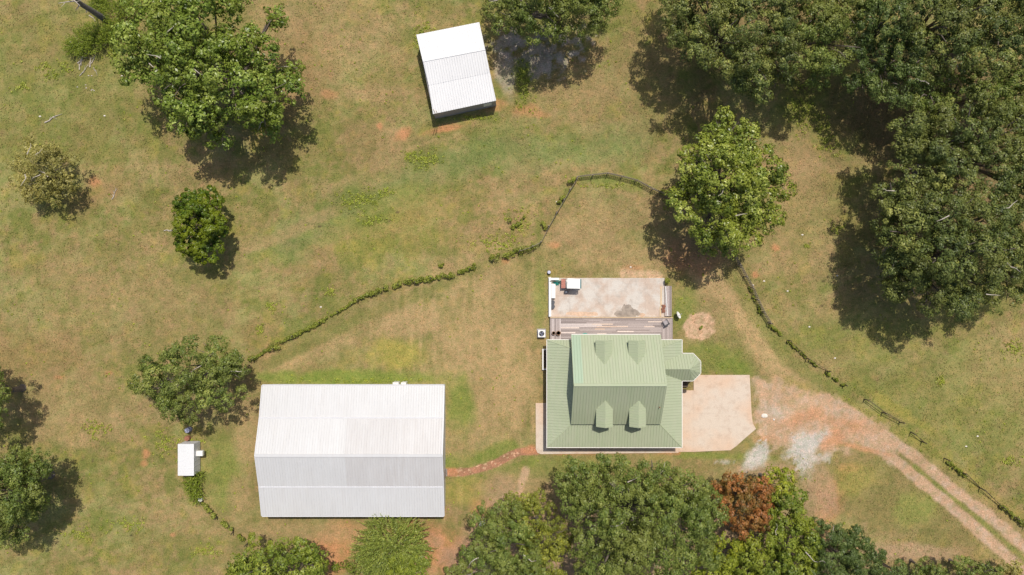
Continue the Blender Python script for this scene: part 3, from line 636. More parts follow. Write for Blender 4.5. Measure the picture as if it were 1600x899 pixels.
gt = MB()
gt.box(ox0 - .09, ox1 + .09, oy0 - .10, oy0 - .012, EZ - .13, EZ - .01); gt.box(ox0 - .09, ox0 - .012, oy0, oy1 + .05, EZ - .13, EZ - .01)
gt.box(ox1 + .012, ox1 + .09, oy0, P(0, 595.5, EZ).y - .02, EZ - .13, EZ - .01); gt.box(ox1 + .012, ox1 + .09, P(0, 552, EZ).y + .02, oy1 + .05, EZ - .13, EZ - .01)
gt.box(ox0 + .01, ux0 + .2, oy1 + .012, oy1 + .08, EZ - .13, EZ - .01); gt.box(ux1 - .2, ox1, oy1 + .012, oy1 + .08, EZ - .13, EZ - .01)
gt.box(ux0, ux1, uy1 + .012, uy1 + .09, UZ - .13, UZ - .01)
gt.build('gutter', M['trim'], house)
for x0_, x1_ in ((ux0 - .05, ux0 - .004), (ux1 + .004, ux1 + .05)):
    vg = MB()
    for ye in (uy0, uy1):
        A = [(x0_, ye, UZ - .14), (x1_, ye, UZ - .14), (x1_, ry, RZ - .14), (x0_, ry, RZ - .14)]
        B = [(p[0], p[1], p[2] + .15) for p in A]; vg.face(B); vg.face(A[::-1])
        for k in range(4): vg.face([A[k], A[(k + 1) % 4], B[(k + 1) % 4], B[k]])
    vg.build('verge_trim', M['green_side'], house)
# dormers
def dormer(cx, side):
    s = -1 if side == 'S' else 1
    ye = uy0 if side == 'S' else uy1
    slope = (RZ - UZ) / abs(ry - ye)
    ez, rz, hw = 5.1, 5.85, 0.98
    y_at = lambda z: ye - s * (z - UZ) / slope         # y on the main slope at height z
    yf = ye - s * 0.12 if side == 'S' else ye - s * 0.55
    if side == 'S': yf = ye + s * 0.02
    d = MB(); ix = hw - 0.07; yb = yf - s * 0.22       # walls
    d.box(cx - ix, cx + ix, min(yb, y_at(ez)), max(yb, y_at(ez)), UZ - 0.1 + abs(yb - ye) * slope * 0.9, ez - 0.07)
    f0, f1 = yb, yb - s * 0.08
    A = [(cx - ix, f0, ez - .075), (cx + ix, f0, ez - .075), (cx, f0, rz - .1)]; B = [(p[0], f1, p[2]) for p in A]
    d.face(A); d.face(B[::-1]); 
    for k in range(3): d.face([A[k], B[k], B[(k + 1) % 3], A[(k + 1) % 3]])
    o = d.build('dormer', M['green_siding'], house)
    rf = MB()
    for q in (-1, 1):
        rf.panel([(cx + q * hw, yf, ez), (cx, yf, rz), (cx, y_at(rz) - s * .05, rz), (cx + q * hw, y_at(ez) - s * .05, ez)], (-q, 0, 0.9), 0.06, 0.30, 0.025)
    rf.build('dormer_roof', M['green_side'], o)
    wd = MB(); wd.box(cx - .42, cx + .42, min(yb, yb + s * .04), max(yb, yb + s * .04), ez - .95, ez - .12, 0)
    wd.build('window_frame', M['trim'], o)
    wg = MB(); wg.box(cx - .35, cx + .35, min(yb + s * .042, yb + s * .055), max(yb + s * .042, yb + s * .055), ez - .88, ez - .2, 0); wg.build('pane', M['glass'], o)
for px in (946, 998.2): dormer(P(px, 640, 5.9).x, 'S')
for px in (945, 997): dormer(P(px, 560, 5.9).x, 'N')
# bay with the octagonal end
bay = MB(); BZ, BR = EZ - 0.03, 3.75
out = [(1060, 553), (1083, 553), (1094.5, 565), (1094.5, 583.5), (1083, 595), (1060, 595)]
q = [P(x, y, BZ) for x, y in out]; cq = sum(q, Vector()) / 6
bay.prism([((p - cq) * 0.93 + cq).to_2d() for p in reversed(q)], 0, BZ - 0.1)
bo = bay.build('bay', M['cream_siding'], house)
br = MB(); R1 = P(1078, 577, BR); R0 = Vector((ix1 - .1, R1.y, BR)); xw = ix1 - .1
br.panel([(xw, q[1].y, BZ), q[1], R1, R0], (0, -1, .6), 0.07, 0.34); br.panel([(xw, q[4].y, BZ), q[4], R1, R0], (0, 1, .8), 0.07, 0.34)
for i in (1, 2, 3):
    m_ = (q[i] + q[i + 1]) / 2; br.panel([q[i], q[i + 1], R1], R1 - m_, 0.07, 0.34)
br.build('bay_roof', M['green_roof'], bo)
bt = MB()
for i in range(1, 4): 
    n_ = ((q[i] + q[i + 1]) / 2 - cq); n_.z = 0; n_.normalize(); n_ *= 0.05
    bt.tube([q[i] + n_ - Vector((0, 0, .05)), q[i + 1] + n_ - Vector((0, 0, .05))], 0.05, 6)
bt.tube([(ox1 + .1, q[1].y + .05, BZ - .05), q[1] + Vector((0, .05, -.05))], 0.05, 6); bt.tube([(ox1 + .1, q[4].y - .05, BZ - .05), q[4] + Vector((0, -.05, -.05))], 0.05, 6)
bt.build('bay_gutter', M['trim'], bo)
for (px, py), (px2, py2) in (((1094.5, 568), (1094.5, 580)),):
    wb = MB(); A = P(px, py, 1.4); x = (q[2].x - cq.x) * .93 + cq.x; wb.box(x, x + .03, A.y - 1.0, A.y - .1, 0.9, 2.0); wb.build('bay_window', M['glass'], bo)
pf = MB(); pf.box(ox0 + .35, ox1 - .35, oy0 + .35, wy0 - .01, .05, .30); pf.box(ox0 + .35, wx0 - .01, wy0, oy1 - .4, .05, .30); pf.build('porch_floor', M['deck'], house)
def post(x, y):
    m = MB(); m.box(x - .08, x + .08, y - .08, y + .08, .30, EZ - .09); m.box(x - .11, x + .11, y - .11, y + .11, .30, .45); m.build('porch_post', M['trim'], house)
nx = 6
for k in range(nx): post(ox0 + .45 + (ox1 - ox0 - .9) * k / (nx - 1), oy0 + .45)
for k in range(1, 4): post(ox0 + .45, oy0 + .45 + (oy1 - oy0 - 1.2) * k / 3.6)
def win(x, y, wdt, z0, z1, axis_):
    m = MB(); g = MB()
    if axis_ == 'S': m.box(x - wdt / 2, x + wdt / 2, y - .04, y - .002, z0, z1); g.box(x - wdt / 2 + .08, x + wdt / 2 - .08, y - .055, y - .042, z0 + .08, z1 - .08)
    else: m.box(x - .04, x - .002, y - wdt / 2, y + wdt / 2, z0, z1); g.box(x - .055, x - .042, y - wdt / 2 + .08, y + wdt / 2 - .08, z0 + .08, z1 - .08)
    f = m.build('window', M['trim'], house); g.build('pane', M['glass'], f)
for t_ in (.2, .4, .8): win(wx0 + (wx1 - wx0) * t_, wy0, 1.0, .9, 2.2, 'S')
for t_ in (.25, .7): win(wx0, wy0 + (wy1 - wy0) * t_, 1.0, .9, 2.2, 'W')
dm = MB(); dx = wx0 + (wx1 - wx0) * .6; dm.box(dx - .5, dx + .5, wy0 - .05, wy0 - .002, .3, 2.35); dr = dm.build('door', M['dark_wood'], house)
kn = MB(); kn.cyl((dx + .38, wy0 - .08), .035, 1.25, 1.32, 8); kn.build('handle', M['steel'], dr)
vp = MB(); p_ = P(1031, 637, 5.6); vp.cyl(p_, .05, 4.9, 5.75, 8); vp.build('vent_pipe', M['rust'], house)
# recess on the west side
sw_t = P(850, 561); st = thing('stairwell', (sw_t.x, sw_t.y, 0), 'narrow white rimmed stairwell against the west side of the farmhouse', 'stairwell')
x0_, x1_, y0_, y1_ = P(847, 0).x, P(853.5, 0).x, P(0, 577.5).y, P(0, 545).y
s1 = MB(); s1.box(x0_, x0_ + .16, y0_, y1_, 0, .5); s1.box(x0_ + .161, x1_ + .3, y1_ - .15, y1_, 0, .5); s1.box(x0_ + .161, x1_ + .3, y0_, y0_ + .15, 0, .5); s1.build('rim', M['trim'], st)
s2 = MB()
for k in range(5): s2.box(x0_ + .165, x1_ + .3, y1_ - .16 - (k + 1) * .42, y1_ - .16 - k * .42 - .005, 0.005, .38 - k * .075)
s2.build('step', M['dark_wood'], st)
# brown step boxes on the east side
for px, py, wd_, ht, lab in ((1068.5, 600.5, 0.75, .35, 'dark brown wooden step in the corner below the bay'), (1068.3, 610.3, .45, .3, 'smaller dark brown wooden box south of the brown step by the east porch')):
    c_ = P(px, py); m = MB(); m.box(c_.x - wd_ / 2, c_.x + wd_ / 2, c_.y - wd_ * .38, c_.y + wd_ * .38, .10, .10 + ht)
    for k in range(3): m.box(c_.x - wd_ / 2 - .02, c_.x + wd_ / 2 + .02, c_.y - wd_ * .4 + k * wd_ * .27, c_.y - wd_ * .4 + k * wd_ * .27 + wd_ * .24, .101 + ht, .13 + ht)
    tag(recentre(m.build('wooden_step', M['dark_wood'])), lab, 'step')

# ------------------------------------------------------------------ deck
a = P(859, 532); b = P(1049.5, 496); dx0, dx1, dy0, dy1 = a.x, b.x, wy1 + .01, b.y
DZ = 0.55
deck = thing('deck', ((dx0 + dx1) / 2, (dy0 + dy1) / 2, 0), 'weathered grey wooden deck with pale replacement boards behind the farmhouse', 'deck')
m = MB(); bw = .15
side = 1.35
y = dy1 - .16
row = 0
while y - bw > oy1 - 1.2:
    x = dx0 + side
    while x < dx1 - side - .05:
        ln = rnd.uniform(1.6, 4.8); x2 = min(dx1 - side, x + ln); t = rnd.uniform(.05, .42)
        if 1 < row < 15 and rnd.random() < .17: t = rnd.uniform(.8, 1.0); x2 = min(dx1 - side, x + rnd.uniform(.9, 2.3))
        if 3 < row < 7 and x < dx0 + 5: t = rnd.uniform(.6, .78)
        m.box(x + .004, x2 - .004, y - bw + .012, y, DZ - .03, DZ + rnd.uniform(0, .006), t=t); x = x2
    y -= bw; row += 1
for xs_, sgn in ((dx0, 1), (dx1, -1)):
    for k in range(9):
        x = xs_ + sgn * k * bw; m.box(min(x, x + sgn * (bw - .012)), max(x, x + sgn * (bw - .012)), oy1 - 1.0, dy1 - .16, DZ - .03, DZ + rnd.uniform(0, .006), t=rnd.uniform(0.05, .5) if rnd.random() > .1 else .72)
m.box(dx0, dx1, dy1 - .15, dy1 - .08, DZ - .03, DZ + .004, t=0); m.build('deck_boards', M['deck'], deck)
m = MB(); m.box(dx0 + .02, dx1 - .02, oy1 - 1.0, dy1 - .1, .3, DZ - .035); m.build('deck_frame', M['dark_wood'], deck)
m = MB(); m.box(dx0, dx1, dy1 - .07, dy1 + .02, .05, DZ + .03); m.build('edge_board', M['pale_wood'], deck)
for k in range(8):
    for yy in (dy1 - .3, oy1 - .4): m = MB(); x = dx0 + .2 + (dx1 - dx0 - .4) * k / 7; m.box(x - .07, x + .07, yy - .07, yy + .07, 0, .30); m.build('leg', M['dark_wood'], deck)

# side walkway with lumber
a = P(1038, 495); b = P(1048.5, 447); rk = thing('walkway', ((a.x + b.x) / 2, (a.y + b.y) / 2, 0), 'grey plank walkway along the east edge of the patio', 'walkway')
m = MB(); x = a.x
while x < b.x - .05: m.box(x + .005, x + .14, a.y + .05, b.y, .22, .26, t=rnd.uniform(0, .6)); x += .145
m.build('plank', M['deck'], rk); m = MB(); m.box(a.x + .04, b.x - .04, a.y + .06, b.y - .05, .02, .215); m.build('frame', M['dark_wood'], rk)
m = MB(); ps = [P(1039.5, 448, .3), P(1040.5, 458, .3), P(1041.3, 468, .3), P(1041.8, 478, .3), P(1043, 494, .3)]; m.tube([(p.x, p.y, .31) for p in ps], .06, 8)
tag(recentre(m.build('drain_pipe', M['white_plastic'])), 'long white plastic pipe lying on the plank walkway beside the patio', 'pipe')
for (x_, y0p, y1p, lab) in ((1032.6, 448, 479, 'longer pale lumber board along the east edge of the patio'), (1031.6, 479.5, 494.5, 'shorter pale lumber board near the deck on the patio')):
    m = MB(); p0 = P(x_, y1p); p1 = P(x_, y0p); m.box(p0.x - .09, p0.x + .09, p0.y, p1.y, .104, .145); tag(recentre(m.build('lumber_board', M['pale_wood'])), lab, 'board')
m = MB(); c_ = P(1036.5, 482)
for k in range(6): m.obox((c_.x + rnd.uniform(-.1, .1), c_.y - .45 + k * .17), rnd.uniform(-.2, .2), .42, .13, .262, .30 + .03 * (k % 3))
tag(recentre(m.build('wood_scraps', M['rust'])), 'small pile of reddish wood offcuts between the patio boards and white pipe', 'scrap pile')

# low white wall west of the patio
m = MB(); a = P(857.2, 495); b = P(860.8, 434.5); m.box(a.x, b.x, a.y + .03, b.y, .10, .55)
c_ = P(873, 438); m.box(b.x + .002, c_.x, c_.y, b.y, .10, .55)
tag(recentre(m.build('low_wall', M['white_plastic'])), 'low white L-shaped wall round the west corner of the patio', 'wall')

# ------------------------------------------------------------------ things on the patio
# golf cart, pointing east
cx, cy = P(893, 443.5, 1.2).x, P(893, 443.5, 1.2).y - 0.0
gc = thing('golf_cart', (cx, cy, .1), 'golf cart with white roof and maroon rear parked on the north edge of the patio', 'golf cart')
z0 = .1
m = MB(); m.box(cx - 1.05, cx + .75, cy - .52, cy + .52, z0 + .25, z0 + .45); m.box(cx + .751, cx + 1.2, cy - .48, cy + .48, z0 + .3, z0 + .75)
m.face([(cx + .75, cy - .48, z0 + .753), (cx + 1.2, cy - .48, z0 + .753), (cx + .95, cy - .42, z0 + .95), (cx + .8, cy - .42, z0 + .95)]); m.build('body', M['teal_dark'], gc)
m = MB(); m.box(cx - 1.22, cx - .70, cy - .56, cy + .56, z0 + .46, z0 + .80); m.box(cx - 1.24, cx - 1.18, cy - .58, cy + .58, z0 + .80, z0 + .90); m.build('rear_box', M['maroon'], gc)
m = MB(); m.box(cx - .62, cx - .15, cy - .5, cy + .5, z0 + .46, z0 + .80); m.box(cx - .69, cx - .6, cy - .5, cy + .5, z0 + .72, z0 + 1.15); m.build('seat', M['white_plastic'], gc)
m = MB()
sl = [(-.62, -.58), (.98, -.64), (1.0, .56), (-.56, .66)]
m.prism([(cx + u, cy + v) for u, v in sl], z0 + 1.75, z0 + 1.80); m.prism([(cx + u * .93 + .01, cy + v * .9) for u, v in sl], z0 + 1.801, z0 + 1.84); m.build('roof', M['white_plastic'], gc)
m = MB(); m.box(cx + 1.01, cx + 1.14, cy - .6, cy + .56, z0 + 1.68, z0 + 1.74); m.tube([(cx + 1.1, cy, z0 + .9), (cx + 1.08, cy, z0 + 1.7)], .03, 6); m.build('visor', M['teal_dark'], gc)
for sx, sy in ((-.55, -.5), (-.55, .5), (.93, -.5), (.93, .5)): m = MB(); m.tube([(cx + sx, cy + sy, z0 + .45), (cx + sx, cy + sy, z0 + 1.75)], .025, 6); m.build('roof_post', M['char'], gc)
for sx in (-.8, .8):
    for sy in (-.5, .5):
        m = MB(); m.tube([(cx + sx, cy + sy - .09, z0 + .23), (cx + sx, cy + sy + .09, z0 + .23)], .23, 16); wh = m.build('wheel', M['black'], gc)
        m = MB(); m.tube([(cx + sx, cy + sy - .095, z0 + .23), (cx + sx, cy + sy + .095, z0 + .23)], .12, 12); m.build('rim', M['steel'], wh)
m = MB(); rg = [Vector((cx + .35 + .04 * math.cos(t), cy + .25 + .17 * math.sin(t), z0 + .95 + .15 * math.cos(t))) for t in np.linspace(0, 6.283, 17)]
m.tube(rg, .015, 6); m.tube([(cx + .35, cy + .25, z0 + .95), (cx + .75, cy + .25, z0 + .7)], .02, 6); m.build('steering_wheel', M['black'], gc)
# small table
c_ = P(884.3, 456.5); t_ = thing('side_table', (c_.x, c_.y, .1), 'tiny dark framed side table with white top south of the golf cart', 'table')
m = MB(); m.box(c_.x - .25, c_.x + .25, c_.y - .14, c_.y + .14, .50, .54); m.build('frame', M['char'], t_)
m = MB(); m.box(c_.x - .12, c_.x + .12, c_.y - .09, c_.y + .09, .541, .56); m.build('table_top', M['white_plastic'], t_)
for sx in (-1, 1):
    for sy in (-1, 1): m = MB(); m.box(c_.x + sx * .22 - .02, c_.x + sx * .22 + .02, c_.y + sy * .11 - .02, c_.y + sy * .11 + .02, .1, .499); m.build('leg', M['char'], t_)
# white storage bench
c_ = P(864.2, 455); t_ = thing('storage_box', (c_.x, c_.y, .1), 'long white deck storage box along the west edge of the patio', 'storage box')
m = MB(); m.box(c_.x - .22, c_.x + .22, c_.y - .84, c_.y + .84, .105, .55); m.build('body', M['white_plastic'], t_)
m = MB(); m.box(c_.x - .25, c_.x + .25, c_.y - .88, c_.y + .88, .551, .61); m.build('lid', M['white_plastic'], t_)
# two black pots / tyres
for k, (px, py, lab) in enumerate(((863, 472.5, 'charcoal round planter next to the white storage box'), (863, 479, 'charcoal round planter closest to the deck on the west patio edge'))):
    c_ = P(px, py); t_ = thing('planter', (c_.x, c_.y, .1), lab, 'planter', 'charcoal planters by the storage box')
    m = MB(); m.lathe(c_, [(.20, .105), (.27, .42), (.29, .42), (.29, .46), (.21, .462), (.20, .38)], 18); m.build('pot', M['char'], t_)
    m = MB(); m.cyl(c_, .19, .385, .40, 14); m.build('soil', M['grey_plastic'], t_)
# crumpled teal umbrella
c_ = P(870, 441); t_ = thing('patio_umbrella', (c_.x, c_.y, .1), 'closed crumpled teal patio umbrella in the northwest corner of the patio', 'umbrella')
m = MB(); m.tube([(c_.x - .9, c_.y + .12, .62), (c_.x - .3, c_.y + .08, .6), (c_.x + .35, c_.y - .02, .55)], .05, 8); m.build('pole', M['dark_wood'], t_)
m = MB(); n_ = 18
rg = []
for k in range(n_):
    a_ = 2 * math.pi * k / n_; rr = .52 * (1 if k % 2 else .55) * rnd.uniform(.85, 1.25); rg.append((c_.x + math.cos(a_) * rr, c_.y + math.sin(a_) * rr, .15 + (.12 if k % 2 == 0 else 0)))
for k in range(n_): m.face([rg[k], rg[(k + 1) % n_], (c_.x + .05, c_.y, .62)]); m.face([rg[(k + 1) % n_], rg[k], (c_.x, c_.y, .12)])
m.build('canopy', M['teal'], t_)
# deck things
for k, (px, py, rr, lab) in enumerate(((865, 520.5, .20, 'smaller brown clay planter at the west end of the deck'), (872.5, 520.5, .27, 'larger brown clay planter at the west end of the deck'))):
    c_ = P(px, py, .8); t_ = thing('clay_pot', (c_.x, c_.y, DZ), lab, 'planter', 'brown planters on the deck')
    m = MB(); m.lathe(c_, [(rr * .7, DZ + .01), (rr, DZ + .38), (rr * 1.08, DZ + .38), (rr * 1.08, DZ + .43), (rr * .85, DZ + .43), (rr * .8, DZ + .36)], 18); m.build('pot', M['terracotta'], t_)
    m = MB(); m.cyl(c_, rr * .8, DZ + .35, DZ + .37, 14); m.build('soil', M['soil'], t_)
c_ = P(914, 527.5, .75 + DZ); t_ = thing('round_table', (c_.x, c_.y, DZ), 'round dark teal patio table half under the north eave', 'table')
m = MB(); m.cyl(c_, .55, DZ + .70, DZ + .74, 28); m.build('table_top', M['teal'], t_)
for a_ in (0.8, 2.4, 3.9, 5.5): m = MB(); m.tube([(c_.x + .4 * math.cos(a_), c_.y + .4 * math.sin(a_), DZ + .01), (c_.x + .35 * math.cos(a_), c_.y + .35 * math.sin(a_), DZ + .70)], .025, 6); m.build('leg', M['teal_dark'], t_)
c_ = P(1040, 504.3, .9); t_ = thing('outdoor_chair', (c_.x, c_.y, DZ), 'grey square outdoor armchair at the northeast corner of the deck', 'chair')
ang = R(30)
m = MB(); m.obox(c_, ang, .5, .5, DZ + .38, DZ + .46); m.build('seat', M['grey_plastic'], t_)
ca, sa = math.cos(ang), math.sin(ang); O = lambda u, v: (c_.x + u * ca - v * sa, c_.y + u * sa + v * ca)
m = MB(); m.obox(O(0, -.31), ang, .62, .08, DZ + .3, DZ + .85); m.build('backrest', M['char'], t_)
for u in (-.3, .3): m = MB(); m.obox(O(u, 0.02), ang, .07, .56, DZ + .56, DZ + .62); m.build('armrest', M['char'], t_)
for u in (-.27, .27):
    for v in (-.24, .24): m = MB(); m.obox(O(u, v), ang, .05, .05, DZ + .01, DZ + (.56 if v > 0 else .379)); m.build('leg', M['char'], t_)
# satellite dish
c_ = P(1056.5, 492.5); t_ = thing('satellite_dish', (c_.x, c_.y, 0), 'white satellite dish on a pole in the grass east of the deck', 'satellite dish')
m = MB(); m.tube([(c_.x, c_.y, 0), (c_.x, c_.y, .7)], .035, 8); m.build('mast', M['steel'], t_)
dn = Vector((.72, .38, .58)).normalized(); u_ = dn.cross(Vector((0, 0, 1))).normalized(); v_ = dn.cross(u_); c3 = Vector((c_.x + .05, c_.y, .75)); m = MB(); rings = []
for k in range(5):
    rr = .42 * k / 4; rings.append([c3 + u_ * math.cos(t) * rr * 1.1 + v_ * math.sin(t) * rr + dn * (rr * rr * .6) for t in np.linspace(0, 2 * math.pi, 20, endpoint=False)])
for k in range(4):
    for j in range(20):
        q_ = (j + 1) % 20; m.face([rings[k][j], rings[k + 1][j], rings[k + 1][q_], rings[k][q_]]); m.face([x - dn * .02 for x in (rings[k][q_], rings[k + 1][q_], rings[k + 1][j], rings[k][j])])
m.build('dish', M['white_plastic'], t_)
m = MB(); m.tube([c3 - v_ * .4, c3 + dn * .5 - v_ * .1], .015, 6); m.tube([c3 + dn * .46 - v_ * .12, c3 + dn * .58 - v_ * .06], .04, 8); m.build('receiver_arm', M['steel'], t_)
# AC unit
c_ = P(846.3, 521.5, .8); t_ = thing('air_conditioner', (c_.x, c_.y, 0), 'square white outdoor air conditioner west of the deck', 'air conditioner')
m = MB(); m.box(c_.x - .44, c_.x + .44, c_.y - .44, c_.y + .44, .06, .84); m.build('body', M['white_plastic'], t_)
m = MB(); m.box(c_.x - .55, c_.x + .55, c_.y - .55, c_.y + .55, .005, .055); m.build('base_pad', M['grey_plastic'], t_)
m = MB(); m.cyl(c_, .33, .841, .865, 24); m.build('fan_opening', M['black'], t_)
m = MB()
for k in range(3):
    a_ = k * 2.094 + .4; p0 = Vector((c_.x, c_.y, .868)); d0 = Vector((math.cos(a_), math.sin(a_), 0)); d1 = Vector((math.cos(a_ + .7), math.sin(a_ + .7), 0))
    m.face([p0, p0 + d0 * .3, p0 + d1 * .3 + Vector((0, 0, .02)), p0 + d1 * .08])
m.build('fan_blade', M['blue_grey'], t_)
m = MB()
for rr in (.12, .22, .32): m.tube([(c_.x + rr * math.cos(t), c_.y + rr * math.sin(t), .90) for t in np.linspace(0, 6.283, 25)], .006, 4, cap=False)
m.build('grille', M['steel'], t_)
def barrel(px, py, r_, h, body, lid, lab, name='barrel', cat='barrel'):
    c_ = P(px, py, h); t_ = thing(name, (c_.x, c_.y, 0), lab, cat); m = MB()
    m.lathe(c_, [(r_ * .92, .005), (r_, h * .1), (r_, h * .33), (r_ * 1.04, h * .35), (r_, h * .37), (r_, h * .64), (r_ * 1.04, h * .66), (r_, h * .68), (r_, h * .97), (r_ * 1.03, h)], 20); m.build('body', M[body], t_)
    m = MB(); m.cyl(c_, r_ * .9, h + .001, h + .025, 20); m.cyl((c_.x + r_ * .3, c_.y), r_ * .18, h + .026, h + .05, 8); m.build('lid', M[lid], t_)
barrel(292, 673, .30, .9, 'blue_grey', 'lid', 'blue grey barrel with pale lid north of the rusty barrel')
barrel(291.5, 685.5, .30, .6, 'rust', 'rust', 'rusty steel barrel against the north end of the small white shed')
barrel(858, 425.5, .22, .5, 'char', 'lid', 'small dark bin with grey lid in the grass north of the patio corner', 'bin', 'bin')
# white post box near shed, pump box
c_ = P(316, 779); m = MB(); m.box(c_.x - .2, c_.x + .2, c_.y - .17, c_.y + .17, 0, .55); m.prism([(c_.x - .23, c_.y - .2), (c_.x + .23, c_.y - .2), (c_.x + .23, c_.y + .2), (c_.x - .23, c_.y + .2)], .551, .6)
tag(recentre(m.build('salt_box', M['white_plastic'])), 'small white box beside the shrubs south of the small white shed', 'box')

# ------------------------------------------------------------------ barn
B0, B1, B2, B3, B4 = 3.2, 4.05, 5.5, 4.2, 3.3
xW = P(410, 602, B0).x; xE = P(693.5, 602, B0).x
yN, yA, yR, yB, yS = P(0, 602.3, B0).y, P(0, 653, B1).y, P(0, 712, B2).y, P(0, 761, B3).y, P(0, 806.5, B4).y
barn = thing('barn', ((xW + xE) / 2, (yN + yS) / 2, 0), 'large barn with long white ribbed metal roof in four slopes', 'barn')
prof = [(yN, B0), (yA, B1), (yR, B2), (yB, B3), (yS, B4)]
m = MB(); X0, X1 = xW + .12, xE - .12
ins = [(yN - .3, B0 - .0), (yA, B1 - .12), (yR, B2 - .12), (yB, B3 - .12), (yS + .3, B4 - .0)]
A = [(X0, ins[0][0], 0)] + [(X0, y, z) for y, z in ins] + [(X0, ins[-1][0], 0)]; Bq = [(X1, p[1], p[2]) for p in A]
m.face(A); m.face(Bq[::-1])
for k in range(len(A) - 1): 
    if k in (0, len(A) - 2): m.face([A[k], Bq[k], Bq[k + 1], A[k + 1]])
m.build('wall', M['white_siding'], barn)
xm = P(540, 0, 5).x
for k, nm in enumerate(('lean_to_roof', 'main_roof', 'main_roof', 'lean_to_roof')):
    (ya, za), (yb, zb) = prof[k], prof[k + 1]; m = MB(); up = (0, yR - ya if k < 2 else yR - yb, 1)
    if k in (0, 3): off = -0.004
    else: off = 0.02
    m.panel([(xW, ya, za + off), (xm, ya, za + off), (xm, yb, zb + off), (xW, yb, zb + off)], up, .08, .31, .036, .06, 0)
    m.panel([(xm, ya, za + off), (xE, ya, za + off), (xE, yb, zb + off), (xm, yb, zb + off)], up, .08, .31, .036, .06, 1)
    m.build(nm, [M['white_roof'], M['white_roof_old']] if k in (1, 2) else [M['white_roof'], M['white_roof']], barn)
m = MB(); m.box(xW - .02, xE + .02, yR - .17, yR + .17, B2 + .005, B2 + .07); m.build('ridge_cap', M['white_roof'], barn)
m = MB()
for y, z, h_ in ((yA, B1, .07), (yB, B3, .05)): m.box(xW - .01, xE + .01, y - .07, y + .07, z - .02, z + h_)
m.build('flashing', M['white_siding'], barn)
m = MB(); m.box(xW, xE, yN + .005, yN + .1, B0 - .12, B0 + .03); m.build('gutter', M['white_siding'], barn); m = MB(); m.box(xW, xE, yS - .1, yS - .005, B4 - .12, B4 + .0); m.build('gutter', M['white_siding'], barn)
for x0_, x1_ in ((xW - .1, xW - .004), (xE + .004, xE + .1)):
    m = MB()
    for (ya, za), (yb, zb) in zip(prof[:-1], prof[1:]):
        A = [(x0_, ya, za - .15), (x1_, ya, za - .15), (x1_, yb, zb - .15), (x0_, yb, zb - .15)]; Bq = [(p[0], p[1], p[2] + .2) for p in A]
        m.face(Bq); m.face(A[::-1])
        for k in range(4): m.face([A[k], A[(k + 1) % 4], Bq[(k + 1) % 4], Bq[k]])
    m.build('rake_trim', M['white_siding'], barn)
m = MB(); yd = P(0, 738).y; m.box(X1 + .002, X1 + .05, yd - .5, yd + .5, .02, 2.1); d_ = m.build('door', M['grey_siding'], barn)
m = MB(); m.box(X1 + .051, X1 + .09, yd + .33, yd + .38, 1, 1.12); m.build('handle', M['steel'], d_)
m = MB(); m.box(X0 - .05, X0 - .002, (yN + yS) / 2 - 2, (yN + yS) / 2 + 2, .02, 3.2); m.build('sliding_door', M['white_siding'], barn)
c_ = P(694.5, 738.5); m = MB(); m.box(c_.x - .5, c_.x + .36, c_.y - .45, c_.y + .45, .01, .05); m.box(c_.x - .46, c_.x + .32, c_.y - .41, c_.y + .41, .051, .06)
tag(recentre(m.build('door_mat', M['wood'])), 'brown mat at the east door of the barn', 'mat')
for px, w_, lab in ((618.2, .68, 'larger white utility cabinet by the north eave of the barn'), (630.5, .56, 'smaller white utility cabinet by the north eave of the barn')):
    c_ = P(px, 600.3, 1.4); t_ = thing('utility_cabinet', (c_.x, c_.y, 0), lab, 'cabinet', 'white cabinets behind the barn')
    m = MB(); m.box(c_.x - w_ / 2, c_.x + w_ / 2, c_.y - .4, c_.y + .18, .005, 1.38); m.build('body', M['white_plastic'], t_)
    m = MB(); m.box(c_.x - w_ / 2 - .02, c_.x + w_ / 2 + .02, c_.y - .42, c_.y + .2, 1.381, 1.42); m.build('lid', M['white_plastic'], t_)

# ------------------------------------------------------------------ shed at the top
SN, SR, SM, SS = 3.3, 3.6, 3.05, 2.55
c = {'nw': P(650.6, 54.4, SN), 'ne': P(748.8, 34.8, SN), 'rw': P(661, 96.7, SR), 're': P(758.3, 78.1, SR), 'mw': P(669.6, 134, SM), 'me': P(765.6, 113.8, SM), 'sw': P(676.6, 178.5, SS), 'se': P(775.2, 157.4, SS)}
cc = sum(c.values(), Vector()) / 8
shed = thing('equipment_shed', (cc.x, cc.y, 0), 'open fronted equipment shed with bright white metal roof in the upper pasture', 'shed')
upN = c['rw'] - c['nw']; upS = c['rw'] - c['sw']
for k, (a1, a2, a3, a4, up) in enumerate((('nw', 'ne', 're', 'rw', upN), ('rw', 're', 'me', 'mw', upS), ('mw', 'me', 'se', 'sw', upS))):
    m = MB(); dz = Vector((0, 0, .018 * (k == 1))); m.panel([c[a1] + dz, c[a2] + dz, c[a3] + dz, c[a4] + dz], up, .07, .3, .045, .07); m.build('roof', M['shed_roof'], shed)
m = MB(); m.tube([c['rw'] + Vector((0, 0, .03)), c['re'] + Vector((0, 0, .03))], .06, 6); m.build('ridge_cap', M['shed_roof'], shed)
inner = []
for k in ('nw', 'ne', 'se', 'sw'):
    p = c[k]; d = (Vector((cc.x, cc.y, p.z)) - p); inner.append(p + d * .010)
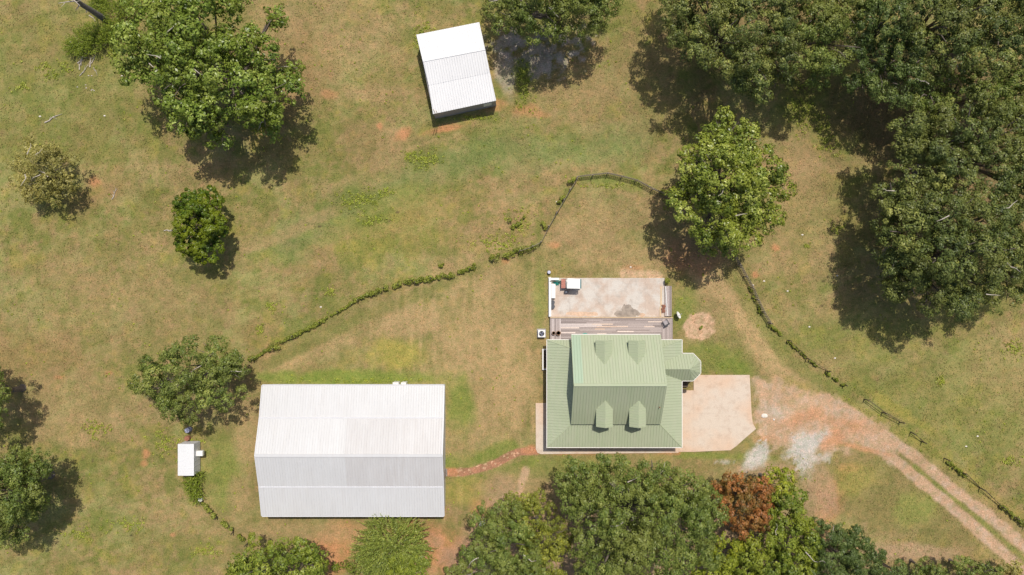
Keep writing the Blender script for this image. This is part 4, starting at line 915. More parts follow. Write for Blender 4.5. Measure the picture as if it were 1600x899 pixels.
def wallseg(mb, a, b, za, zb, th=.1):
    d = (b - a); d.z = 0; n = Vector((-d.y, d.x, 0)).normalized() * th
    A = [(a.x, a.y, 0), (b.x, b.y, 0), (b.x, b.y, zb), (a.x, a.y, za)]; Bq = [(p[0] + n.x, p[1] + n.y, p[2]) for p in A]
    mb.face(A); mb.face(Bq[::-1])
    for k in range(4): mb.face([A[k], Bq[k], Bq[(k + 1) % 4], A[(k + 1) % 4]])
m = MB(); nw_, ne_, se_, sw_ = inner
wallseg(m, sw_, se_, SS - .1, SS - .1); wallseg(m, nw_, sw_, SN - .12, SS - .1); wallseg(m, se_, ne_, SS - .1, SN - .12); wallseg(m, ne_, nw_, SN - .1, SN - .1); m.build('wall', M['grey_siding'], shed)
dv = (se_ - sw_).normalized(); nn = Vector((dv.y, -dv.x, 0)); wc = se_ - dv * 1.05
m = MB(); A = [wc - dv * .5, wc + dv * .5]; m.prism([(A[0] + nn * .04).to_2d(), (A[1] + nn * .04).to_2d(), (A[1] + nn * .004).to_2d(), (A[0] + nn * .004).to_2d()], .9, 2.1); m.build('window', M['white_plastic'], shed)
m = MB(); A = sw_ + nn * .12 + dv * .25; m.tube([A, A + Vector((0, 0, 2.3))], .04, 6); m.tube([A + dv * .25, A + dv * .25 + nn * .15 + Vector((0, 0, 2.0))], .04, 6)
tag(recentre(m.build('leaning_poles', M['pale_wood'])), 'two pale poles leaning on the south west corner of the pasture shed', 'poles')

# ------------------------------------------------------------------ small white shed lower left
TZ = 1.95
a = P(277.6, 743.6, TZ); b = P(302.8, 694, TZ)
ss = thing('storage_shed', ((a.x + b.x) / 2, (a.y + b.y) / 2, 0), 'small white metal storage shed left of the barn', 'shed')
m = MB(); m.box(a.x + .06, b.x - .04, a.y + .06, b.y - .04, .15, TZ - .06); m.build('wall', M['white_siding'], ss)
m = MB(); xm_ = (a.x + b.x) / 2
m.panel([(a.x, a.y, TZ - .04), (xm_, a.y, TZ), (xm_, b.y, TZ), (a.x, b.y, TZ - .04)], (1, 0, .02), .05, .6, .012, .04); m.panel([(xm_, a.y, TZ), (b.x, a.y, TZ - .04), (b.x, b.y, TZ - .04), (xm_, b.y, TZ)], (-1, 0, .02), .05, .6, .012, .04); m.build('roof', M['shed_roof'], ss)
m = MB()
for y in np.arange(a.y + .4, b.y - .2, .62): m.box(b.x - .038, b.x - .018, y, y + .05, .2, TZ - .1)
m.build('wall_rib', M['white_siding'], ss)
m = MB(); m.box(a.x + .2, b.x - .2, a.y + .2, b.y - .2, 0, .149); m.build('base', M['dark_wood'], ss)
c_ = P(314.5, 708.5, 1.2); m = MB(); m.box(b.x - .015, c_.x + .2, c_.y - .32, c_.y + .32, .85, 1.3); m.build('window_unit', M['white_plastic'], ss)

# ------------------------------------------------------------------ fences
def fence(name, pts, h, label, step=2.4, rails=(.35, .75, 1.1), wood='wood', pickets=True, missing=0.0, lean=0.03):
    W = [P(x, y) for x, y in pts]; root = thing(name, tuple((W[0] + W[-1]) / 2), label, 'fence')
    S = []
    for a, b in zip(W[:-1], W[1:]):
        n = max(1, round((b - a).length / step))
        for k in range(n): S.append(a.lerp(b, k / n))
    S.append(W[-1]); T = []
    for s_ in S:
        t = s_ + Vector((rnd.uniform(-lean, lean) * h, rnd.uniform(-lean, lean) * h, h)); T.append(t)
        m = MB(); m.tube([s_, t], [.075, .065], 6); m.build('post', M[wood], root)
    pk = MB()
    for k in range(len(S) - 1):
        if rnd.random() < missing: continue
        d = (S[k + 1] - S[k]).normalized(); n = Vector((-d.y, d.x, 0)) * .075
        for r_ in rails:
            rl = MB()
            if missing and rnd.random() < .3: continue
            p0 = S[k].lerp(T[k], r_ / h) + n; p1 = S[k + 1].lerp(T[k + 1], r_ / h) + n
            dz = Vector((0, 0, .06)); e = n * .35
            if missing and rnd.random() < .3: p1 = p1 - Vector((0, 0, r_ * .8))
            A = [p0 - dz, p1 - dz, p1 + dz, p0 + dz]; Bq = [q_ + e for q_ in A]; rl.face(A); rl.face(Bq[::-1])
            for j in range(4): rl.face([A[j], Bq[j], Bq[(j + 1) % 4], A[(j + 1) % 4]])
            rl.build('rail', M[wood], root)
        if pickets:
            L_ = (S[k + 1] - S[k]).length; x = .2
            while x < L_ - .1:
                q_ = S[k] + d * x + n * 1.6; pk.obox((q_.x, q_.y), math.atan2(d.y, d.x), .06, .02, .05, h - .1 + rnd.uniform(-.04, .04)); x += .24
    if pickets: pk.build('picket', M[wood], root)
    return root
fence('picket_fence', [(901, 279), (925, 276), (948, 273.5), (970, 278), (992, 284), (1018, 297), (1040, 308), (1060, 318)], 1.25, 'brown weathered picket fence curving across the north end of the yard')
fence('picket_fence', [(900, 281), (890, 297), (880, 313), (869, 333), (857, 354), (845, 378), (832, 385), (812, 392)], 1.2, 'pale grey picket fence running down the west side of the yard', rails=(.3, .7, 1.12), pickets=False)
fence('picket_fence', [(1143, 398), (1152, 414), (1162, 432), (1172, 449), (1180, 468), (1189, 488), (1199, 504)], 1.25, 'grey plank fence curving down from the yellow green tree east of the yard')
fence('rail_fence', [(1201, 506), (1230, 532), (1260, 560), (1290, 580), (1318, 600), (1350, 624), (1378, 644), (1405, 660), (1440, 690), (1475, 716), (1500, 738), (1530, 762), (1560, 790), (1600, 822), (1640, 850)], 1.15, 'broken dark rail fence beside the dirt drive', missing=.3, pickets=False, wood='dark_wood', lean=.1, rails=(.5, 1.0))
fence('wire_fence', [(810, 394), (770, 408), (735, 420), (700, 432), (650, 440), (600, 450), (560, 468), (530, 487), (500, 504), (460, 524), (430, 545), (398, 560)], 1.1, 'old wire fence line overgrown with vines northwest of the yard', pickets=False, wood='dark_wood', lean=.1, rails=())
fence('wire_fence', [(310, 752), (318, 782), (340, 808), (365, 830), (388, 848)], 1.1, 'old fence posts hidden in shrubs south of the small white shed', pickets=False, wood='dark_wood', lean=.1, rails=())
vines = [([(765, 405), (780, 400), (812, 393), (835, 382)], 1.1, .9, 'leafy vines at the foot of the grey picket fence', .15), ([(890, 284), (898, 278)], .7, 1.0, 'small dark shrub at the northwest corner of the picket fence', 0), ([(872, 318), (880, 306)], .6, .8, 'narrow green shrub halfway down the west picket fence', 0),
  ([(740, 417), (746, 415)], 1.0, .9, 'single round shrub on the wire fence west of the picket fence', 0), ([(690, 432), (708, 430), (712, 425)], .9, .8, 'clump of vines on the wire fence above the dry yard', .1), ([(612, 447), (640, 440), (655, 438), (678, 436)], .95, .9, 'dense dark vine bank on the middle of the wire fence', .05),
  ([(578, 460), (595, 452), (606, 449)], .85, .9, 'thick vine bank west of the dense dark one on the wire fence', .05), ([(545, 476), (562, 466), (576, 460)], .6, .7, 'low thin vines tapering down the wire fence', .1), ([(490, 510), (505, 501)], .5, .6, 'small vine tuft between two gaps of the wire fence', 0),
  ([(445, 532), (460, 525), (475, 517), (488, 510)], .65, .7, 'line of low vines above the corner shrub on the wire fence', .25), ([(418, 545), (430, 541), (442, 535)], 1.1, 1.2, 'bright green corner shrub at the west end of the wire fence', 0), ([(388, 563), (396, 560)], .9, 1.2, 'small shrub touching the round tree northwest of the barn', 0),
  ([(714, 427), (738, 418)], .55, .6, 'sparse vines joining the dry yard clump and the round shrub on the wire fence', .25), ([(655, 438), (690, 433)], .6, .6, 'thin vines right of the dense dark vine bank', .2), ([(455, 527), (545, 478)], .42, .45, 'very low weeds under the middle stretch of the wire fence', .55), ([(396, 560), (420, 546)], .4, .5, 'very low weeds at the barn end of the wire fence', .5),
  ([(1172, 450), (1190, 490)], .5, .6, 'thin weeds along the foot of the grey plank fence', .4), ([(1203, 508), (1212, 515), (1222, 525)], .5, .5, 'green vines where the plank fence ends', .1), ([(1232, 535), (1262, 560), (1280, 575)], .42, .45, 'sparse vines on the upper part of the broken rail fence', .5), ([(1290, 582), (1320, 603)], .42, .5, 'sparse vines in the middle of the broken rail fence', .5),
  ([(1480, 720), (1510, 745)], .5, .6, 'thin vines on the lower part of the broken rail fence', .4), ([(1565, 790), (1600, 820)], .6, .8, 'dark vines at the far lower end of the broken rail fence', .2), ([(1045, 305), (1032, 300)], .9, .8, 'yellow green weeds behind the north picket fence beside the tree', .1),
  ([(318, 788), (328, 798), (338, 808)], .9, 1.0, 'row of shrubs halfway down the line south of the small white shed', .05), ([(345, 815), (362, 828)], .75, .9, 'narrow shrub row at the lower part of the line south of the small white shed', .05), ([(372, 836), (382, 844)], .8, .8, 'last small shrub at the low end of the line south of the small white shed', 0),
  ([(1041, 441), (1046, 436)], 1.0, 1.1, 'small leafy shrub at the northeast corner of the patio', 0), ([(1094, 513), (1098, 511)], .35, .35, 'tiny plant in the middle of the round mulch bed', 0),
  ([(795, 345), (800, 352)], .9, .8, 'dark shrub in the pasture west of the grey picket fence', .1), ([(846, 348), (852, 356)], .7, .7, 'dark green shrub touching the outer side of the grey picket fence', .1), ([(798, 358), (820, 340), (826, 333)], .7, .55, 'scattered weeds in the pasture west of the grey picket fence', .3), ([(694, 414), (686, 417)], .5, .5, 'small weed tuft above the wire fence in the pasture', .2)]
for k, (pts, w_, h_, lab, g_) in enumerate(vines): bush_line('shrub', pts, w_, h_, 'vine', lab, 'shrub', 'shrubs and vines along the fences', leaf=.17, dens=1.5, gap=g_, K=70)

# ------------------------------------------------------------------ trees
tree('broadleaf_tree', [(245, 55, 55, 8.5), (320, 35, 58, 10), (235, 100, 42, 7.5), (300, 110, 60, 10), (375, 60, 40, 9), (360, 130, 62, 10.5), (300, 175, 45, 7.5), (345, 195, 34, 6.5), (410, 150, 50, 8.5), (395, 95, 42, 9.5), (440, 125, 24, 6.5), (425, 28, 22, 6.5), (290, 15, 34, 8), (425, 185, 28, 6), (462, 108, 11, 5.5)],
     'poplar', 'large bright green broadleaf tree alone in the upper left pasture', leaf=.34, clump=.72, K=62, trunk_r=.5, bare=10, rough=.3)
tree('broadleaf_tree', [(60, 262, 36, 3), (88, 268, 30, 3.6), (96, 288, 26, 3.2), (60, 290, 26, 2.6)], 'pale', 'faded olive tree thin of leaf at the left of the pasture', leaf=.2, clump=.45, K=46, trunk_r=.18, dens=.62, bare=5, rough=.3)
tree('evergreen_tree', [(305, 322, 27, 4), (325, 318, 24, 4), (312, 350, 34, 5.2), (328, 350, 27, 4.4), (303, 380, 26, 4), (320, 385, 26, 3.8)], 'magnolia', 'compact glossy dark green evergreen tree in the left pasture', leaf=.22, clump=.36, K=80, trunk_r=.2, rough=.14, dens=1.15)
tree('broadleaf_tree', [(262, 590, 42, 6), (300, 570, 42, 7), (340, 560, 32, 6.2), (290, 615, 38, 6), (340, 600, 36, 6.4), (372, 572, 20, 4.5), (240, 600, 24, 4.5), (358, 580, 28, 5.5)], 'oak', 'round olive green tree just northwest of the barn', leaf=.24, clump=.6, K=85, trunk_r=.32, bare=4, rough=.25)
tree('broadleaf_tree', [(-44, 600, 48, 8), (-10, 608, 22, 6), (-36, 650, 42, 7), (-8, 636, 20, 4), (-4, 590, 14, 4)], 'oak', 'dark green tree cut off at the middle of the left edge', leaf=.24, clump=.6, trunk_r=.35, K=80)
tree('broadleaf_tree', [(35, 742, 40, 7.5), (10, 770, 50, 8.5), (45, 785, 32, 6), (-20, 740, 50, 8.5), (-15, 810, 45, 7), (25, 820, 26, 5.5), (60, 735, 24, 5.5)], 'oak', 'dark green tree at the lower left edge of the pasture', leaf=.24, clump=.62, K=85, trunk_r=.4, rough=.25)
tree('broadleaf_tree', [(410, 885, 42, 5.5), (450, 885, 42, 6), (482, 872, 26, 5), (395, 905, 40, 5), (478, 900, 34, 5)], 'bright', 'glossy green tree below the southwest corner of the barn', leaf=.24, clump=.55, K=80, trunk_r=.25)
frond_plant('pine_tree', [(608, 862, 54, 4.2), (600, 880, 48, 3.6), (632, 868, 32, 3.6)], 'conifer', 'spiky long needled pine south of the barn', nf=1000, length=1.9, leaf=.27, per=26, width=.07, lean=1.7, aspect=.28)
bush_line('shrub', [(512, 893), (535, 885), (560, 890), (575, 900)], 1.8, 1.8, 'bright', 'low green bush left of the spiky pine at the bottom', leaf=.22, K=90, gap=0)
tree('broadleaf_tree', [(640, 890, 30, 3), (660, 880, 12, 2)], 'bright', 'small green tree tucked right under the spiky pine', leaf=.22, clump=.5, K=70, trunk_r=.15)
tree('oak_tree', [(775, 810, 34, 7), (760, 850, 36, 7.5), (800, 850, 42, 8.5), (765, 890, 42, 7.5), (815, 890, 40, 8), (735, 870, 16, 5), (720, 895, 20, 5), (795, 800, 26, 6.5)], 'oak', 'dense green oak south of the path between barn and farmhouse', leaf=.23, clump=.55, K=85, trunk_r=.35, bare=3)
tree('broadleaf_tree', [(835, 810, 38, 6), (855, 840, 38, 6.5), (845, 875, 42, 6.5), (866, 845, 22, 5), (815, 790, 26, 5)], 'willow', 'yellowish olive fine leaved tree between the two south oaks', leaf=.17, clump=.48, K=95, trunk_r=.25, clump_sq=1.0)
tree('oak_tree', [(915, 760, 44, 8.5), (960, 752, 40, 9), (1020, 748, 36, 9), (1060, 764, 40, 9), (990, 790, 60, 11.5), (942, 810, 48, 9.5), (1050, 820, 58, 11), (960, 850, 56, 10.5), (1010, 870, 60, 10.5), (932, 872, 36, 8), (1090, 800, 36, 8.5), (1080, 850, 36, 8), (1105, 790, 26, 7), (940, 890, 40, 8), (893, 768, 20, 7)],
     'oak', 'huge rounded green oak directly south of the farmhouse', leaf=.25, clump=.66, K=90, trunk_r=.6, bare=8, rough=.26)
tree('maple_tree', [(1150, 768, 30, 6), (1178, 775, 30, 6), (1160, 800, 36, 6.5), (1185, 808, 24, 5.5), (1130, 775, 20, 5), (1135, 755, 16, 4.5), (1195, 790, 18, 5)], 'red', 'rust red maple east of the huge oak', leaf=.22, clump=.46, K=75, trunk_r=.22)
tree('broadleaf_tree', [(1212, 755, 24, 5.5), (1222, 745, 14, 4.5), (1208, 780, 18, 5)], 'ygreen', 'small yellow green tree above the rust red maple', leaf=.22, clump=.48, K=80, trunk_r=.18)
tree('broadleaf_tree', [(1225, 800, 34, 6), (1235, 840, 38, 6.5), (1200, 840, 30, 6), (1240, 870, 36, 6), (1215, 885, 40, 5.5)], 'bright', 'fresh green tree below the small yellow green one', leaf=.24, clump=.5, K=85, trunk_r=.26, bare=2)
tree('broadleaf_tree', [(1130, 862, 30, 5), (1150, 880, 36, 5), (1105, 885, 30, 4.5), (1165, 850, 18, 4.5)], 'ygreen', 'yellow green tree at the bottom edge beside the huge oak', leaf=.22, clump=.5, K=80, trunk_r=.2)
tree('broadleaf_tree', [(1185, 880, 36, 6), (1165, 900, 34, 5)], 'bright', 'dull green tree between the yellow green and fresh green trees at the bottom', leaf=.22, clump=.5, K=80, trunk_r=.2)
tree('broadleaf_tree', [(1290, 845, 34, 6), (1320, 850, 34, 6.2), (1300, 880, 42, 6.5), (1345, 880, 32, 5.5), (1275, 870, 24, 5)], 'teal', 'dark blue green tree at the bottom edge by the lawn', leaf=.2, clump=.45, K=100, trunk_r=.3, bare=3, rough=.16)
for lb, kd, lab in (([(1395, 898, 18, 3.5), (1412, 892, 12, 3)], 'teal', 'small dark treetop just right of the blue green tree'), ([(1455, 897, 24, 4), (1440, 890, 12, 3)], 'oak', 'low green treetop in the middle of the bottom right edge'), ([(1505, 893, 24, 4.2), (1530, 900, 26, 4)], 'oak', 'bushy olive treetop by the end of the drive'), ([(1565, 900, 22, 3.5), (1580, 905, 24, 3.5)], 'pale', 'thin olive treetop where the drive leaves the frame')):
    tree('broadleaf_tree', lb, kd, lab, leaf=.2, clump=.42, K=80, trunk_r=.15)
tree('maple_tree', [(1130, 218, 34, 8), (1088, 252, 34, 8.5), (1160, 228, 32, 8), (1183, 265, 38, 8.5), (1130, 275, 52, 10), (1088, 310, 36, 8), (1173, 320, 42, 8.5), (1120, 345, 44, 8.5), (1150, 365, 32, 7), (1215, 285, 20, 6.5), (1065, 300, 24, 6), (1100, 370, 22, 6), (1130, 193, 14, 6.5)],
     'yoak', 'yellow green maple standing on the fence line east of the yard', leaf=.30, clump=.62, K=68, trunk_r=.4, bare=6, rough=.3)
tree('oak_tree', [(797, 5, 34, 5.2), (803, 30, 30, 5.5), (840, 15, 44, 8), (870, 35, 32, 7), (900, 15, 44, 8), (925, 5, 36, 7), (850, -30, 60, 9), (910, -35, 55, 9), (778, -10, 22, 4)], 'oak', 'olive oak reaching in from the top edge beside the pasture shed', leaf=.26, clump=.66, K=85, trunk_r=.45, bare=3, rough=.26)
tree('oak_tree', [(1060, 20, 38, 9), (1100, 10, 48, 10.5), (1075, 60, 34, 8.5), (1120, 60, 46, 10.5), (1165, 40, 50, 11.5), (1140, 100, 42, 9.5), (1180, 95, 48, 10.5), (1175, 135, 30, 8), (1215, 60, 46, 11), (1110, -40, 60, 10), (1190, -30, 60, 11.5), (1215, 120, 26, 7.5)], 'forest', 'broad dark oak at the top edge, westmost of the woodland', leaf=.26, clump=.7, K=90, trunk_r=.5, bare=4, rough=.28)
tree('oak_tree', [(1270, 30, 46, 10.5), (1260, 75, 42, 9.5), (1300, 70, 40, 9.5), (1275, 110, 28, 8), (1320, 20, 40, 10), (1290, -30, 55, 11)], 'oak', 'olive oak second from the west in the top woodland', leaf=.25, clump=.66, K=90, trunk_r=.45, rough=.26)
tree('oak_tree', [(1370, 40, 40, 10), (1355, 80, 34, 8.5), (1400, 15, 44, 10.5), (1380, 120, 32, 8), (1410, 85, 38, 9), (1412, 135, 34, 8), (1345, 130, 20, 6.5), (1380, -30, 50, 10)], 'teal', 'blue green tree in the shaded middle of the top woodland', leaf=.24, clump=.6, K=90, trunk_r=.4, rough=.28)
tree('oak_tree', [(1460, 40, 44, 11.5), (1450, 85, 40, 10), (1500, 20, 48, 12), (1490, 75, 44, 11), (1480, -30, 55, 12)], 'forest', 'tall dark oak north east in the woodland', leaf=.26, clump=.7, K=88, trunk_r=.5, rough=.28)
tree('oak_tree', [(1560, 30, 52, 12), (1545, 90, 46, 11.5), (1595, 75, 48, 11.5), (1570, -30, 60, 12), (1640, 40, 60, 12)], 'forest', 'tall dark oak in the top right corner', leaf=.26, clump=.7, K=88, trunk_r=.5, rough=.28)
tree('oak_tree', [(1450, 140, 34, 8.5), (1445, 180, 30, 7.5), (1490, 130, 36, 9), (1540, 150, 44, 10.5), (1590, 150, 46, 11), (1480, 165, 26, 7.5), (1640, 130, 50, 11)], 'oak', 'greyish oak on the right edge below the corner oak', leaf=.24, clump=.62, K=88, trunk_r=.45, rough=.28, bare=4)
tree('oak_tree', [(1420, 225, 34, 8.5), (1460, 215, 42, 10), (1510, 205, 46, 11), (1560, 210, 48, 11.5), (1440, 262, 38, 9), (1490, 260, 44, 10.5), (1545, 265, 46, 11), (1600, 230, 50, 11.5), (1600, 290, 44, 11)], 'forest', 'wide bright topped oak in the middle of the right edge', leaf=.26, clump=.68, K=90, trunk_r=.5, rough=.26)
tree('oak_tree', [(1395, 310, 34, 8), (1430, 320, 38, 9.5), (1380, 345, 24, 7), (1425, 365, 42, 10), (1480, 340, 46, 11.5), (1530, 340, 44, 11.5), (1385, 395, 30, 7.5), (1415, 425, 38, 8.5), (1470, 400, 50, 11.5), (1530, 400, 48, 11.5), (1460, 455, 36, 8.5), (1505, 455, 38, 9), (1550, 450, 34, 9), (1390, 440, 24, 7), (1505, 480, 22, 7)], 'forest', 'great dark oak spreading over its shadow east of the yard', leaf=.26, clump=.68, K=90, trunk_r=.6, bare=7, rough=.3)
tree('oak_tree', [(1585, 345, 40, 10.5), (1590, 410, 44, 10), (1580, 440, 36, 8.5), (1640, 370, 60, 11)], 'forest', 'dark oak cut by the right edge beside the great dark oak', leaf=.25, clump=.66, K=88, trunk_r=.45, rough=.26)

# dead tree, top left
b_ = P(167, 33); snag = thing('dead_tree', tuple(b_), 'bare grey dead tree trunk leaning out of the top left edge', 'tree')
m = MB(); m.tube([b_, b_ + Vector((.1, 0, 2)), b_ + Vector((-.1, .05, 5)), b_ + Vector((.2, .1, 8)), b_ + Vector((.1, .3, 11))], [.42, .34, .29, .2, .08], 12); m.build('trunk', M['dead_bark'], snag)
m = MB()
for h_, a_, l_ in ((6.0, 3.4, 1.8), (5.2, 4.3, 1.0), (7, 2.6, 2.4), (7.2, 5.6, 2.0), (8.2, 1.0, 1.6), (3.9, 4.6, .6)):
    s_ = b_ + Vector((0, 0, h_)); d_ = Vector((math.cos(a_), math.sin(a_), .25)); m.tube([s_, s_ + d_ * l_ * .5, s_ + d_ * l_ + Vector((.1, -.1, .2))], [.10, .06, .02], 6)
    e = s_ + d_ * l_ * .6; m.tube([e, e + Vector((math.cos(a_ + .8), math.sin(a_ + .8), .3)) * l_ * .4], [.04, .012], 5)
m.build('branch', M['bleached'], snag)
def cedar(pts, r_, z, lab):
    frond_plant('cedar_shrub', [(x, y, r_, z) for x, y in pts], 'cedar', lab, 'shrub', 'cedar shrubs round the dead tree', nf=150 * len(pts), length=.9, leaf=.17, per=12, width=.07, trunk_r=.05, lean=.7)
cedar([(122, 62), (135, 52), (150, 50), (145, 66)], 17, 1.1, 'dark feathery cedar shrub just below the dead trunk')
cedar([(112, 74), (128, 78)], 12, .8, 'lower feathery cedar shrub beside the bleached branches')
cedar([(165, 52), (178, 45)], 15, 1.0, 'bright cedar shrub on the right of the dead trunk')
cedar([(172, 18), (190, 10), (205, 2)], 17, 1.1, 'feathery cedar shrub at the top edge behind the dead trunk')
cedar([(150, 8), (158, -4)], 11, .8, 'small cedar shrub on the upper left of the dead trunk')
frond_plant('cedar_shrub', [(297, 756, 12, .9), (303, 768, 12, .9), (308, 778, 9, .7), (309, 748, 9, .8)], 'cedar', 'leaning feathery cedar shrub against the south end of the small white shed', 'shrub', None, nf=420, length=.8, leaf=.17, per=12, width=.06, trunk_r=.05)
def branch(px, py, ang, ln, lab, r_=.06, kids=3, group='fallen branches on the grass'):
    s_ = P(px, py, .1); a_ = R(ang); d_ = Vector((math.cos(a_), math.sin(a_), 0)); m = MB(); pts = [s_ - d_ * ln / 2 + Vector((0, 0, -.02))]
    for k in range(4):
        a2 = a_ + rnd.uniform(-.35, .35); pts.append(pts[-1] + Vector((math.cos(a2), math.sin(a2), rnd.uniform(-.02, .05))) * ln / 4)
    m.tube(pts, [r_, r_ * .85, r_ * .65, r_ * .45, r_ * .15], 6)
    for k in range(kids):
        e = pts[1 + k % 3]; a2 = a_ + rnd.choice((-1, 1)) * rnd.uniform(.4, 1.0); q_ = e + Vector((math.cos(a2), math.sin(a2), .06)) * ln * rnd.uniform(.2, .4); m.tube([e, q_], [r_ * .5, r_ * .12], 5)
    tag(recentre(m.build('fallen_branch', M['bleached'])), lab, 'branch', group)
for k in range(7): branch(rnd.uniform(122, 148), rnd.uniform(80, 110), rnd.uniform(30, 80), rnd.uniform(1.0, 2.4), 'bleached branch in the pile below the cedar shrubs', rnd.uniform(.04, .08))
branch(84, 185, 25, 2.5, 'single grey branch lying in the open left pasture', .08, 2); branch(118, 70, -30, 1.8, 'pale branch across the dark cedar shrub', .07, 1)
branch(178, 302, 70, 1.6, 'thin forked branch between the olive tree and the evergreen', .05, 4); branch(266, 360, 5, 1.6, 'pale branch poking out west of the compact evergreen', .06, 4); branch(145, 30, -45, 1.3, 'short pale branch just left of the dead trunk', .07, 0)
branch(150, 112, -60, 1.2, 'short stick south of the bleached branch pile', .04, 1)

# stones
def stone(px, py, sx, sy, h, lab=None, group=None, mat='stone'):
    c_ = P(px, py, h); m = MB(); n_ = 9; ri = []
    for zz, k_ in ((0, 1.0), (h * .6, .95), (h, .55)): ri.append([(c_.x + math.cos(2 * math.pi * j / n_) * sx * k_ * rnd.uniform(.8, 1.15), c_.y + math.sin(2 * math.pi * j / n_) * sy * k_ * rnd.uniform(.8, 1.15), zz) for j in range(n_)])
    for a1, b1 in zip(ri[:-1], ri[1:]):
        for j in range(n_): m.face([a1[j], a1[(j + 1) % n_], b1[(j + 1) % n_], b1[j]])
    m.face(ri[-1]); tag(recentre(m.build('rock', M[mat])), lab, 'rock', group)
stone(1195, 650, .42, .30, .12, 'large flat pale rock just off the east corner of the concrete apron'); stone(1209.5, 656, .14, .14, .12, 'small pale rock right of the large flat one by the apron')
for x, y in ((870, 315.5), (1177, 446), (1194, 439.5), (1254, 367), (1308.5, 431), (985.5, 417.5), (501, 480), (1265, 511), (1305, 560), (1528, 682), (62, 182), (163, 181), (190, 119), (1231, 455), (1510, 698)): stone(x, y, .14, .10, .08, 'small pale stone lying in the grass', 'small pale stones scattered in the grass')
for k in range(8): stone(rnd.uniform(118, 152), rnd.uniform(112, 145), rnd.uniform(.06, .13), rnd.uniform(.05, .09), .06, 'pale wood chunk scattered below the branch pile', 'pale chunks below the branch pile', 'bleached')
# white garden chair by the oak
c_ = P(757, 818); t_ = thing('garden_chair', (c_.x, c_.y, 0), 'white plastic garden chair half hidden at the left side of the south oak', 'chair')
c_ = P(753.5, 816.5)
m = MB(); m.box(c_.x - .28, c_.x + .28, c_.y - .25, c_.y + .25, .42, .47); m.build('seat', M['white_plastic'], t_)
m = MB(); m.box(c_.x - .3, c_.x + .3, c_.y + .25, c_.y + .31, .42, .95); m.build('backrest', M['white_plastic'], t_)
for u in (-.25, .25):
    for v in (-.2, .22): m = MB(); m.box(c_.x + u - .03, c_.x + u + .03, c_.y + v - .03, c_.y + v + .03, 0, .419); m.build('leg', M['white_plastic'], t_)
    m = MB(); m.box(c_.x + u * 1.15 - .03, c_.x + u * 1.15 + .03, c_.y - .25, c_.y + .24, .62, .66); m.build('armrest', M['white_plastic'], t_)

# ------------------------------------------------------------------ grass and weeds
FOOT = [(xW, xE, yS, yN), (ox0, ox1 + 2.4, oy0, oy1), (P(837, 0).x, ox1, P(0, 710).y, P(0, 630).y), (P(1060, 0).x, P(1178, 0).x, P(0, 706).y, P(0, 586).y), (P(856, 0).x, P(1050, 0).x, oy1 - 1, P(0, 433).y), (P(277, 0).x + .8, P(313, 0).x, P(0, 743).y, P(0, 689).y)]
def hard(x, y):
    r = np.zeros(len(x), bool)
    for a_, b_2, c_2, d_ in FOOT: r |= (x > a_) & (x < b_2) & (y > c_2) & (y < d_)
    return r
n = 230000
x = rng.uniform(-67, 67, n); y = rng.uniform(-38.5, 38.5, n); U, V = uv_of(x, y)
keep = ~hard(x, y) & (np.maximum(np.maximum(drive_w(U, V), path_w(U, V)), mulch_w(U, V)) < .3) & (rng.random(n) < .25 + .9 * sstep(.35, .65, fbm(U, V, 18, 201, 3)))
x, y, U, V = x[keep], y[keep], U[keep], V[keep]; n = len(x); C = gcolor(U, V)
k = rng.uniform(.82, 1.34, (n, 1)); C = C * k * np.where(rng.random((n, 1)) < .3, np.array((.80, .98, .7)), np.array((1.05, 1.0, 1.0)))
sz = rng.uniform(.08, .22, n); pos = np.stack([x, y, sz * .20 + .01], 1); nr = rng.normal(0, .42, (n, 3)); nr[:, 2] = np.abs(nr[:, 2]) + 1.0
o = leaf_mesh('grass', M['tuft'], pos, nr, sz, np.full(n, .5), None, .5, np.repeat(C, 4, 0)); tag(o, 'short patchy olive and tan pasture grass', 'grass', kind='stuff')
# lush weed patches
W = [(820, 130, 14, 40, 260), (560, 312, 40, 14, 200), (662, 250, 20, 14, 160), (580, 345, 20, 8, 90), (640, 243, 12, 8, 60), (600, 300, 12, 8, 60), (810, 350, 24, 30, 130), (1250, 170, 24, 40, 220), (1290, 215, 16, 30, 120), (150, 670, 20, 14, 110), (260, 690, 18, 22, 130), (1375, 70, 60, 60, 0), (1585, 545, 16, 14, 90), (1580, 720, 16, 8, 70), (700, 120, 0, 0, 0), (655, 60, 8, 20, 60), (670, 45, 14, 8, 50),
     (70, 105, 12, 6, 40), (80, 120, 10, 6, 40), (35, 135, 12, 5, 40), (100, 105, 10, 8, 40), (1470, 595, 8, 10, 40), (195, 820, 30, 12, 100), (125, 835, 30, 8, 80), (320, 860, 24, 10, 80), (515, 455, 10, 8, 40), (425, 480, 10, 8, 50), (405, 515, 8, 8, 40), (1308, 355, 12, 8, 40), (1262, 385, 6, 5, 20), (730, 185, 40, 3, 80), (1045, 320, 12, 8, 40), (200, 60, 14, 24, 120), (178, 75, 10, 16, 90), (955, 290, 60, 4, 60), (780, 380, 40, 12, 160), (560, 596, 130, 4, 200), (300, 690, 30, 3, 40)]
cen = []; rad = []
for a_ in W:
    for q_ in range(int(a_[4] * .42)):
        g1, g2 = rng.normal(0, .55, 2); p = P(a_[0] + g1 * a_[2], a_[1] + g2 * a_[3]); cen.append((p.x, p.y, .06)); rad.append(rnd.uniform(.10, .28))
for q_ in range(1500):
    p = P(rnd.uniform(-20, 1620), rnd.uniform(-20, 920)); u_, v__ = uv_of(np.array([p.x]), np.array([p.y]))
    if fbm(u_, v__, 60, 211, 3)[0] < .50: continue
    cen.append((p.x, p.y, .04)); rad.append(rnd.uniform(.06, .17))
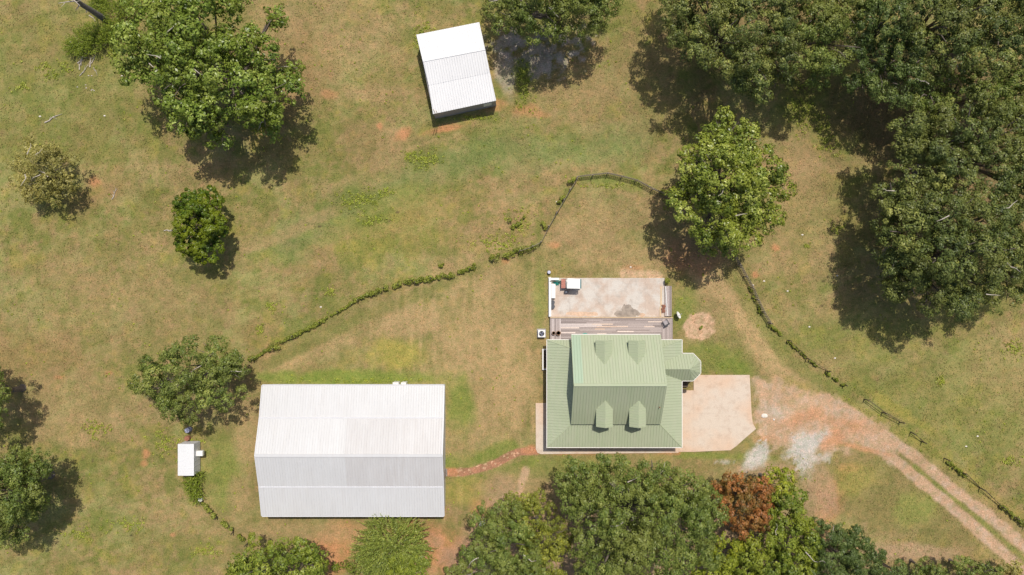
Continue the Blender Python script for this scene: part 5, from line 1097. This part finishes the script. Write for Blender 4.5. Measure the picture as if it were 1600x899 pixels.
cen = np.array(cen); rad = np.array(rad); U, V = uv_of(cen[:, 0], cen[:, 1])
kk = ~hard(cen[:, 0], cen[:, 1]) & (np.maximum(drive_w(U, V), path_w(U, V)) < .3); cen = cen[kk]; rad = rad[kk]
pos, nrm, size, tint = clump_leaves(cen, rad, 16, .13, zmin=-.1, squash=.6); pos[:, 2] = np.maximum(pos[:, 2], .02)
M['weed'] = mat_leaf('weed_leaves', [(0, (0.13, 0.165, 0.03)), (0.5, (0.25, 0.30, 0.06)), (1, (0.40, 0.42, 0.11))])
tag(leaf_mesh('weeds', M['weed'], pos, nrm, size, tint), 'bright green weeds scattered in clumps through the pasture', 'weeds', kind='stuff')
# drifts of dead leaves under the trees and along the drive
n = 26000; x = rng.uniform(-66, 66, n); y = rng.uniform(-38, 38, n); U, V = uv_of(x, y)
kp = ~hard(x, y) & ((fbm(U, V, 55, 401, 3) > .58) | (V > 720) & (rng.random(n) < .4)); x, y = x[kp], y[kp]; n = len(x)
C = np.array((.40, .28, .15)) * rng.uniform(.5, 1.35, (n, 1)); pos = np.stack([x, y, rng.uniform(.03, .07, n)], 1); nr = rng.normal(0, .5, (n, 3)); nr[:, 2] = 1
tag(leaf_mesh('leaf_litter', M['tuft'], pos, nr, rng.uniform(.05, .13, n), np.full(n, .5), None, .6, np.repeat(C, 4, 0)), 'dry brown leaf litter and straw scattered in the grass', 'leaf litter', kind='stuff')
# gravel pebbles on the drive
n = 60000; a = P(1120, 760); b = P(1640, 585)
x = rng.uniform(a.x, b.x, n); y = rng.uniform(P(0, 930).y, b.y, n); U, V = uv_of(x, y); kp = (drive_w(U, V) > .5) & (rng.random(n) < .5) & ~hard(x, y)
x, y, U, V = x[kp], y[kp], U[kp], V[kp]; n = len(x); C = gcolor(U, V) * rng.uniform(.75, 1.25, (n, 1))
pos = np.stack([x, y, np.full(n, .02)], 1); nr = rng.normal(0, .4, (n, 3)); nr[:, 2] = 1
tag(leaf_mesh('gravel', M['tuft'], pos, nr, rng.uniform(.05, .12, n), np.full(n, .5), None, .8, np.repeat(C, 4, 0)), 'loose pinkish gravel on the dirt drive', 'gravel', kind='stuff')
